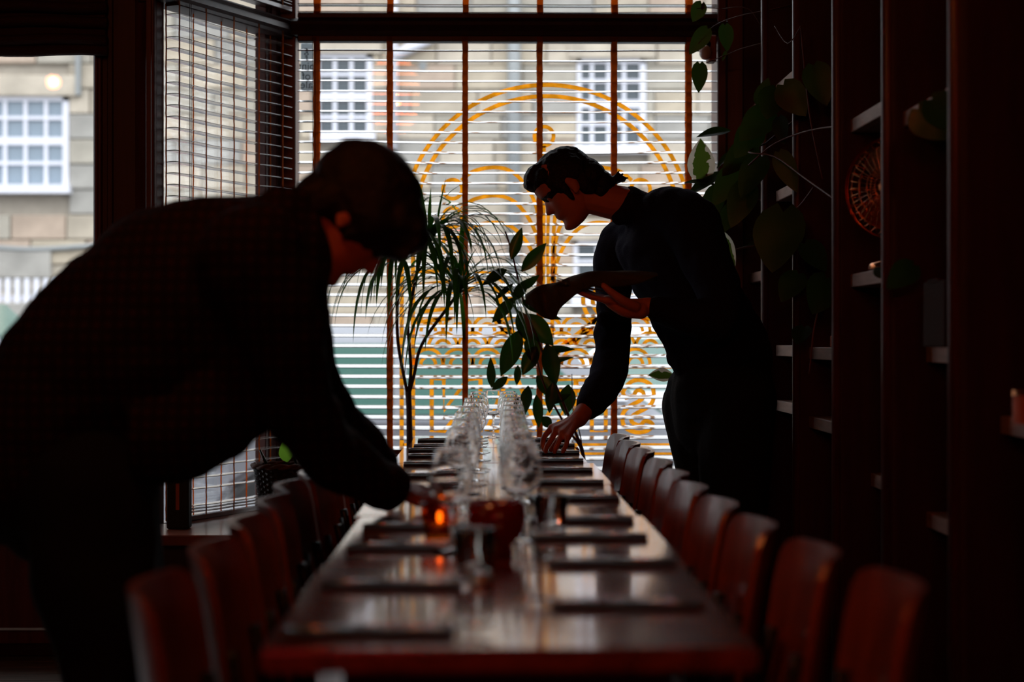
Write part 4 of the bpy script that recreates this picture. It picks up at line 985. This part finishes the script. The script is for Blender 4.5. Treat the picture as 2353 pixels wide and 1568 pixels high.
def hand(mb, wrist, palm, fingers, thumb):
    """wrist point, palm = knuckle points, fingers = list of point lists with radii, all (px,py,Y,r)"""
    for kn in palm: limb(mb, [wrist, ((wrist[0] + kn[0]) / 2, (wrist[1] + kn[1]) / 2 - 1, (wrist[2] + kn[2]) / 2, .0135), kn], 3, 10)
    for a, b in zip(palm, palm[1:]):
        m1 = tuple((p + q_) / 2 for p, q_ in zip(a[:3], b[:3])); limb(mb, [tuple((p * .6 + q_ * .4) for p, q_ in zip(wrist[:3], m1)) + (.013,), m1 + (.0105,)], 3, 10)
    for fg in fingers: limb(mb, fg, 4, 10)
    limb(mb, thumb, 4, 10)
def cloth_obj(name, mb, vox, m, parent, wr, sc_, seed, sm=5):
    me = remesh(mb, vox, sm, name, wr, sc_, seed); me.transform(Matrix.Translation(-parent.location)); me.materials.clear()
    return link(name, me, m, parent, True)

# ---- man in navy at the far end of the table
m1 = thing('person', 'dark haired person in navy jumper leaning over the far table end, cloth over one hand', 'person', (PX(1660, 0, 5.92).x, 5.92, 0))
c1 = PX(1302, 430, 5.90); th_ = math.radians(42); f1 = V((-math.cos(th_), -.05, -math.sin(th_))).normalized(); u1 = V((-math.sin(th_), 0, math.cos(th_)))
u1 = (u1 - f1 * u1.dot(f1)).normalized()
mb = MB(); W1, rot1 = head_parts(mb, c1, f1, u1)
limb(mb, [(1345, 450, 5.90, .056), (1395, 462, 5.90, .056), (1450, 475, 5.91, .062), (1490, 500, 5.92, .075)])
limb(mb, [(1500, 545, 5.92, .11, .07), (1575, 670, 5.92, .12, .09), (1640, 800, 5.92, .12, .10), (1655, 880, 5.92, .13, .11)])
limb(mb, [(1500, 545, 5.95, .05), (1440, 560, 6.07, .045), (1412, 690, 6.06, .038), (1409, 780, 5.99, .034), (1388, 875, 5.86, .030), (1352, 932, 5.78, .029), (1330, 962, 5.74, .0285)])
limb(mb, [(1520, 520, 5.86, .05), (1585, 530, 5.74, .045), (1640, 650, 5.67, .038), (1648, 735, 5.61, .036), (1600, 735, 5.59, .034), (1540, 718, 5.575, .031), (1488, 705, 5.57, .029)])
for a in ([(1695, 900, 5.84, .09), (1690, 1210, 5.83, .06), (1700, 1530, 5.84, .042)], [(1625, 900, 6.02, .09), (1655, 1210, 6.02, .06), (1690, 1500, 6.02, .042)]): limb(mb, a)
# right hand set down on the napkin
wr_ = (1330, 962, 5.74, .027)
hand(mb, wr_, [(1268, 984, 5.70, .0135), (1278, 988, 5.675, .0135), (1291, 996, 5.655, .013), (1304, 1006, 5.64, .012)],
     [[(1268, 984, 5.70, .0105), (1251, 1004, 5.69, .0092), (1247, 1022, 5.68, .0085), (1252, 1036, 5.675, .0075)],
      [(1278, 988, 5.675, .0105), (1266, 1012, 5.66, .0094), (1256, 1028, 5.655, .0086), (1254, 1038, 5.655, .0075)],
      [(1291, 996, 5.655, .0100), (1284, 1016, 5.64, .009), (1277, 1030, 5.64, .0085), (1274, 1039, 5.645, .0075)],
      [(1304, 1006, 5.64, .0092), (1302, 1020, 5.625, .0082), (1297, 1032, 5.625, .0076), (1293, 1039, 5.63, .0068)]],
     [(1318, 975, 5.73, .015), (1296, 998, 5.72, .012), (1280, 1016, 5.70, .0105), (1266, 1034, 5.685, .0085)])
# left hand held palm up under the cloth
wl = (1488, 705, 5.57, .029)
hand(mb, wl, [(1392, 690, 5.535, .0125), (1394, 689, 5.56, .0135), (1398, 688, 5.585, .0135), (1404, 688, 5.61, .0125)],
     [[(1392, 690, 5.535, .010), (1362, 684, 5.53, .0088), (1338, 674, 5.53, .0082), (1322, 662, 5.53, .0072)],
      [(1394, 689, 5.56, .0105), (1358, 682, 5.56, .0092), (1330, 671, 5.56, .0085), (1312, 660, 5.56, .0075)],
      [(1398, 688, 5.585, .0105), (1360, 680, 5.59, .0092), (1332, 668, 5.59, .0085), (1314, 656, 5.59, .0075)],
      [(1404, 688, 5.61, .0095), (1374, 680, 5.615, .0085), (1352, 671, 5.62, .0078), (1338, 662, 5.62, .0068)]],
     [(1460, 705, 5.53, .017), (1430, 690, 5.51, .0145), (1405, 672, 5.505, .012), (1386, 656, 5.51, .009)])
limb(mb, [(1472, 714, 5.555, .027), (1436, 710, 5.555, .025), (1402, 696, 5.555, .016)])
me = remesh(mb, .0034, 3, 'body'); me.transform(Matrix.Translation(-m1.location)); me.materials.clear(); link('body', me, M['skin'], m1, True)
# jumper
mb = MB()
limb(mb, [(1450, 474, 5.905, .060), (1478, 494, 5.91, .11, .08), (1510, 545, 5.92, .19, .145), (1575, 660, 5.92, .20, .150), (1635, 770, 5.92, .195, .158), (1655, 812, 5.92, .19, .165), (1662, 838, 5.92, .18, .160)], 5, 22)
limb(mb, [(1590, 520, 5.73, .095), (1540, 490, 5.82, .088), (1480, 520, 5.98, .085), (1435, 552, 6.07, .078)], 4)
limb(mb, [(1438, 552, 6.07, .082), (1412, 600, 6.08, .074), (1411, 680, 6.06, .062), (1411, 760, 6.0, .060), (1404, 830, 5.93, .062), (1384, 888, 5.85, .057), (1352, 934, 5.78, .047)], 4)
for px, py, r in ((1374, 735, .03), (1372, 800, .03), (1360, 845, .03), (1345, 885, .028)): mb.ell(PX(px + 18, py, 5.93), r, n=10, m=8)
limb(mb, [(1590, 520, 5.73, .09), (1640, 640, 5.66, .075), (1655, 735, 5.61, .066), (1610, 735, 5.59, .058), (1560, 722, 5.575, .050), (1515, 712, 5.57, .044)], 4)
limb(mb, [(1450, 450, 5.9, .03), (1448, 478, 5.85, .03), (1420, 502, 5.88, .03)], 4)
limb(mb, [(1562, 818, 5.92, .12, .045), (1640, 832, 5.92, .17, .05)], 4)
cloth_obj('jumper', mb, .008, M['navy'], m1, .010, 11, 3)
mb = MB()
limb(mb, [(1658, 836, 5.92, .175, .150), (1660, 900, 5.92, .185, .165), (1660, 960, 5.92, .18, .16)], 4, 20)
limb(mb, [(1700, 920, 5.82, .125), (1690, 1080, 5.80, .115), (1690, 1230, 5.79, .095), (1695, 1400, 5.80, .085), (1700, 1530, 5.82, .08)])
limb(mb, [(1618, 905, 6.02, .130), (1618, 960, 6.02, .135), (1630, 1060, 6.0, .118), (1655, 1200, 6.0, .10), (1675, 1380, 6.0, .085), (1690, 1510, 6.0, .08)])
cloth_obj('trousers', mb, .010, M['black_cloth'], m1, .010, 7, 9)
for Y, x in ((5.82, 1690), (6.0, 1680)):
    mb = MB(); b = PX(x, 0, Y); mb.ell((b.x - .05, Y, .045), (.14, .048, .042)); mb.ell((b.x + .03, Y, .06), (.055, .045, .058)); mb.span((b.x - .18, Y - .045, .0), (b.x + .08, Y + .045, .028))
    cloth_obj('shoe', mb, .008, M['rubber'], m1, 0, 1, 1)
# hair
mb = MB()
for p, r in (((-.014, 0, .036), (.104, .084, .090)), ((.070, 0, .086), (.034, .058, .026)), ((.045, 0, .10), (.05, .055, .026)), ((.046, 0, .078), (.044, .079, .036)), ((.062, 0, .072), (.034, .070, .022)), ((-.075, 0, -.022), (.056, .076, .066)), ((-.092, 0, -.066), (.042, .064, .046)), ((-.066, 0, -.082), (.038, .068, .040)), ((-.03, .066, .030), (.056, .022, .042)), ((-.03, -.066, .030), (.056, .022, .042)), ((-.045, .062, -.03), (.03, .020, .046)), ((-.045, -.062, -.03), (.03, .020, .046)), ((.018, .068, -.018), (.010, .010, .034)), ((.018, -.068, -.018), (.010, .010, .034))):
    mb.ell(W1(*p), r, rot1, 20, 14)
R.seed(3)
for i in range(26):
    a = R.uniform(-.9, .9); mb.tube([W1(-.09, .05 * a, -.05), W1(-.125, .05 * a, -.085), W1(-.145 - R.uniform(0, .02), .05 * a, -.085 + R.uniform(-.03, .012))], [.012, .009, .003], 6)
for i in range(14):
    a = R.uniform(-.9, .9); mb.tube([W1(.03, .05 * a, .108), W1(.075, .052 * a, .105), W1(.098, .055 * a, .088 + R.uniform(-.008, .004))], [.014, .011, .003], 6)
cloth_obj('hair', mb, .0045, M['hair'], m1, .004, 38, 2, 2)
# cloth over his hand
t = thing('amber_votive', 'amber glass votive with a small added flame left of the red pot', 'candle holder', (PX(1010, 0, 3.3).x, 3.3, TH))
MB().lathe([(.0005, .001), (.026, .001), (.034, .03), (.036, .062), (.034, .064), (.031, .03), (.0005, .008)], 24).build('amber_cup', thin_glass('amber_glass', (.90, .42, .12), .07), t, smooth=True)
MB().lathe([(0, .009), (.018, .009), (.018, .022), (0, .022)], 16).build('candle', M['white_paint'], t)
MB().ell((0, 0, .036), (.005, .005, .011), n=10, m=8).build('flame', glow('flame', (1.0, .55, .15), 3.0), t, smooth=True)  # glowing flame added to give the orange blur of lamp reflections
cl = thing('service_cloth', 'olive service cloth folded over the left hand of the person in navy', 'cloth', PX(1300, 660, 5.56))
path = [(1510, 627, 10), (1470, 624, 26), (1420, 622, 36), (1365, 621, 38), (1328, 632, 40), (1296, 642, 62), (1275, 650, 84), (1252, 654, 74), (1228, 660, 50), (1208, 676, 22)]
S = spline(path, 4); rows = []
for i, (px, py, h) in enumerate(S):
    row = []
    for j in range(15):
        v = j / 14; rip = 4 * math.sin(i * .55 + v * 5) + 3 * math.sin(i * .31 + v * 11)
        if v < .45: Y = 5.66 - .12 * v / .45; yy = py + 14 * (1 - v / .45) ** 2 + rip * .3
        else: t = (v - .45) / .55; Y = 5.54 - .035 * math.sin(min(1, t * 1.6) * PI / 2) + .012 * math.sin(i * .7 + t * 2); yy = py + h * t ** 1.15 + rip * .4 * t
        row.append(PX(px + rip * .5 * v, yy, Y))
    rows.append(row)
mb = MB(cl.location); mb.grid(rows); o = mb.build('cloth_sheet', M['olive'], cl, smooth=True); sd = o.modifiers.new('thick', 'SOLIDIFY'); sd.thickness = .006
for i, (a, b) in enumerate((((1318, 657), (1372, 668)), ((1330, 654), (1380, 663)), ((1342, 666), (1392, 672)))):
    o = link('fork', FME, M['chrome'], None, True); A_, B_ = PX(*a, 5.525 + i * .008), PX(*b, 5.53 + i * .008); orient(o, (A_ + B_) / 2, B_, (0, -.6, 1)); tag(o, 'steel fork %s held under the olive cloth' % ('lowest', 'uppermost', 'middle')[i], 'fork', 'forks held in the hand')

# ---- man in checked shirt on the left, bending over close to the camera
m2 = thing('person', 'silhouetted person in dark checked overshirt bending over the table on the left', 'person', (PX(210, 0, 3.52).x, 3.52, 0))
c2 = PX(822, 504, 3.5); th_ = math.radians(62); f2 = V((math.cos(th_), .05, -math.sin(th_))).normalized(); u2 = V((math.sin(th_), 0, math.cos(th_))); u2 = (u2 - f2 * u2.dot(f2)).normalized()
mb = MB(); W2, rot2 = head_parts(mb, c2, f2, u2)
limb(mb, [(800, 500, 3.5, .056), (745, 520, 3.5, .056), (690, 545, 3.5, .06), (640, 570, 3.5, .075)])
limb(mb, [(600, 600, 3.5, .15, .10), (430, 720, 3.5, .16, .12), (240, 860, 3.5, .15, .12), (130, 980, 3.52, .16, .13)])
limb(mb, [(600, 620, 3.3, .06), (660, 780, 3.3, .045), (690, 940, 3.38, .04), (785, 1062, 3.55, .036), (905, 1130, 3.78, .027)])
limb(mb, [(660, 640, 3.72, .06), (700, 800, 3.78, .045), (720, 900, 3.82, .04), (800, 1010, 3.95, .034), (880, 1062, 4.05, .026)])
for a in ([(150, 1050, 3.42, .10), (250, 1500, 3.40, .065), (250, 2000, 3.42, .045)], [(170, 1060, 3.64, .10), (270, 1500, 3.64, .065), (270, 1980, 3.66, .045)]): limb(mb, a)
w2_ = (905, 1130, 3.78, .028)
hand(mb, w2_, [(962, 1132, 3.86, .0135), (966, 1140, 3.84, .0135), (968, 1148, 3.82, .013), (962, 1154, 3.80, .012)],
     [[(962, 1132, 3.86, .0105), (990, 1136, 3.88, .0092), (1006, 1146, 3.89, .0085), (1010, 1158, 3.885, .0075)], [(966, 1140, 3.84, .0105), (992, 1145, 3.86, .0092), (1006, 1154, 3.865, .0085), (1008, 1164, 3.86, .0075)],
      [(968, 1148, 3.82, .01), (990, 1152, 3.83, .009), (1000, 1160, 3.835, .0085), (1000, 1168, 3.835, .0075)], [(962, 1154, 3.80, .0092), (980, 1158, 3.81, .0082), (988, 1164, 3.81, .0076), (988, 1172, 3.81, .007)]],
     [(925, 1128, 3.82, .015), (955, 1122, 3.88, .0125), (978, 1130, 3.91, .011), (992, 1144, 3.91, .0085)])
w3_ = (880, 1062, 4.05, .027)
hand(mb, w3_, [(905, 1080, 4.10, .013), (900, 1086, 4.08, .013), (895, 1090, 4.06, .013), (890, 1094, 4.04, .012)],
     [[(905 - 5 * i, 1080 + 5 * i, 4.10 - .02 * i, .010), (918 - 5 * i, 1098 + 4 * i, 4.11 - .02 * i, .009), (918 - 5 * i, 1114 + 3 * i, 4.11 - .02 * i, .0078)] for i in range(4)], [(895, 1070, 4.08, .014), (915, 1080, 4.13, .012), (926, 1098, 4.14, .009)])
me = remesh(mb, .0045, 3, 'body'); me.transform(Matrix.Translation(-m2.location)); me.materials.clear(); link('body', me, M['skin'], m2, True)
mb = MB()
limb(mb, [(20, 1050, 3.52, .20, .175), (90, 1015, 3.52, .205, .165), (215, 852, 3.5, .205, .172), (420, 705, 3.5, .215, .20), (575, 605, 3.5, .205, .150), (650, 552, 3.5, .13, .105), (685, 532, 3.5, .08, .08)], 5, 22)
limb(mb, [(330, 1000, 3.45, .16, .10), (420, 985, 3.45, .15, .105), (500, 925, 3.46, .15, .10), (565, 850, 3.47, .15, .095), (600, 760, 3.48, .15, .09)], 4, 16)
limb(mb, [(575, 600, 3.28, .105), (620, 690, 3.28, .088), (660, 800, 3.3, .074), (690, 935, 3.38, .068), (780, 1058, 3.55, .060), (888, 1122, 3.75, .048)], 4)
limb(mb, [(620, 600, 3.70, .10), (680, 760, 3.76, .075), (715, 890, 3.81, .064), (795, 1000, 3.93, .056), (872, 1055, 4.03, .045)], 4)
limb(mb, [(690, 640, 3.42, .05), (712, 700, 3.45, .04), (705, 770, 3.45, .04)], 4)
limb(mb, [(640, 500, 3.42, .06), (680, 500, 3.44, .045), (700, 560, 3.42, .045), (715, 625, 3.45, .035)], 4)
cloth_obj('overshirt', mb, .009, M['plaid'], m2, .012, 9, 5)
mb = MB()
limb(mb, [(60, 1000, 3.52, .185, .16), (110, 1090, 3.52, .19, .155), (150, 1160, 3.52, .18, .13)], 4, 20)
limb(mb, [(205, 1120, 3.41, .135), (215, 1300, 3.39, .120), (250, 1500, 3.38, .098), (255, 1750, 3.40, .085), (255, 1990, 3.42, .078)])
limb(mb, [(225, 1120, 3.63, .130), (240, 1300, 3.63, .115), (295, 1500, 3.63, .098), (285, 1750, 3.64, .085), (275, 1960, 3.66, .078)])
cloth_obj('trousers', mb, .010, M['black_cloth'], m2, .010, 7, 12)
for Y, x in ((3.42, 275), (3.66, 290)):
    mb = MB(); b = PX(x, 0, Y); mb.ell((b.x + .06, Y, .045), (.14, .048, .042)); mb.ell((b.x - .03, Y, .06), (.055, .045, .058)); mb.span((b.x - .08, Y - .045, .0), (b.x + .19, Y + .045, .028))
    cloth_obj('shoe', mb, .008, M['rubber'], m2, 0, 1, 1)
mb = MB()
for p, r in (((-.026, 0, .032), (.118, .093, .107)), ((-.045, 0, .030), (.102, .088, .094)), ((.030, 0, .070), (.074, .082, .054)), ((.078, 0, .068), (.034, .066, .044)), ((.090, 0, .040), (.016, .056, .028)), ((-.078, 0, -.045), (.042, .066, .055)), ((-.005, .076, .030), (.060, .02, .046)), ((-.005, -.076, .030), (.060, .02, .046)), ((-.055, .070, -.03), (.025, .016, .04)), ((-.055, -.070, -.03), (.025, .016, .04)), ((.022, .072, -.010), (.012, .011, .034)), ((.022, -.072, -.010), (.012, .011, .034))):
    mb.ell(W2(*p), r, rot2, 20, 14)
R.seed(9)
for i in range(18):
    a = R.uniform(-1, 1); mb.tube([W2(.06, .055 * a, .10), W2(.098, .058 * a, .075), W2(.108, .06 * a, .040 + R.uniform(-.012, .008))], [.016, .012, .003], 6)
cloth_obj('hair', mb, .006, M['hair'], m2, .004, 30, 4, 2)

# ================================================================== LAMPS (hanging in the room behind the frame)
def pendant(label, p, style, power):
    t = thing('pendant_lamp', label, 'lamp', p)
    MB().tube([(0, 0, .05), (0, 0, ZC - p[2])], .003, 6).build('cord', M['steel_dark'], t)
    if style == 'dome':
        MB().lathe([(.07, -.05), (.072, .0), (.062, .05), (.035, .085), (.018, .10)], 24).build('shade', M['shade_dome'], t, smooth=True)
        MB().ell((0, 0, 0), .032).build('bulb', M['bulb_on'], t, smooth=True)
    else:
        for i in range(9):
            z = -.22 + i * .055; r = .10 + .075 * math.sin(PI * (i + .6) / 9.2)
            MB().lathe([(r - .006, z), (r, z + .022), (r - .004, z + .044)], 28).build('shade_band', M['shade_orange'], t, smooth=True)
        MB().ell((.0, 0, -.02), .035).build('bulb', M['bulb_on'], t, smooth=True)
    MB().lathe([(0, .045), (.018, .045), (.018, .10), (0, .10)], 12).build('holder', M['steel_dark'], t)
    ld = bpy.data.lights.new('bulb_light', 'POINT'); ld.energy = PEND_W * power; ld.color = (1.0, .24, .07); ld.shadow_soft_size = .05
    lo = bpy.data.objects.new('bulb_light', ld); C.objects.link(lo); lo.parent = t; lo.location = (0, 0, -.02 if style != 'dome' else 0)
v = PX(120, 187, 2 * DY - 1.5); pendant('lit clear dome pendant mirrored in the glass of the door', (v.x, 1.5, v.z), 'dome', .15)
v = PX(905, 225, 2 * GY - 2.5); pendant('lit pendant with banded orange shade mirrored in the front window', (v.x, 2.5, v.z), 'bands', .35)
pendant('lit dome pendant hanging over the near end of the room', (.75, -.9, 2.5), 'dome', 1.7)
nn_ = thing('neon_light', 'red neon tube lights on the wall behind the camera', 'lamp', (-.7, YB + .06, 1.9))
for i in range(3):
    MB().tube([(-.55, 0, i * .12), (.55, 0, i * .12 + .05)], .006, 8).build('neon_tube', M['neon'], nn_, smooth=True)
MB().box((0, -.04, .13), (1.3, .03, .5)).build('back_plate', M['rubber'], nn_)
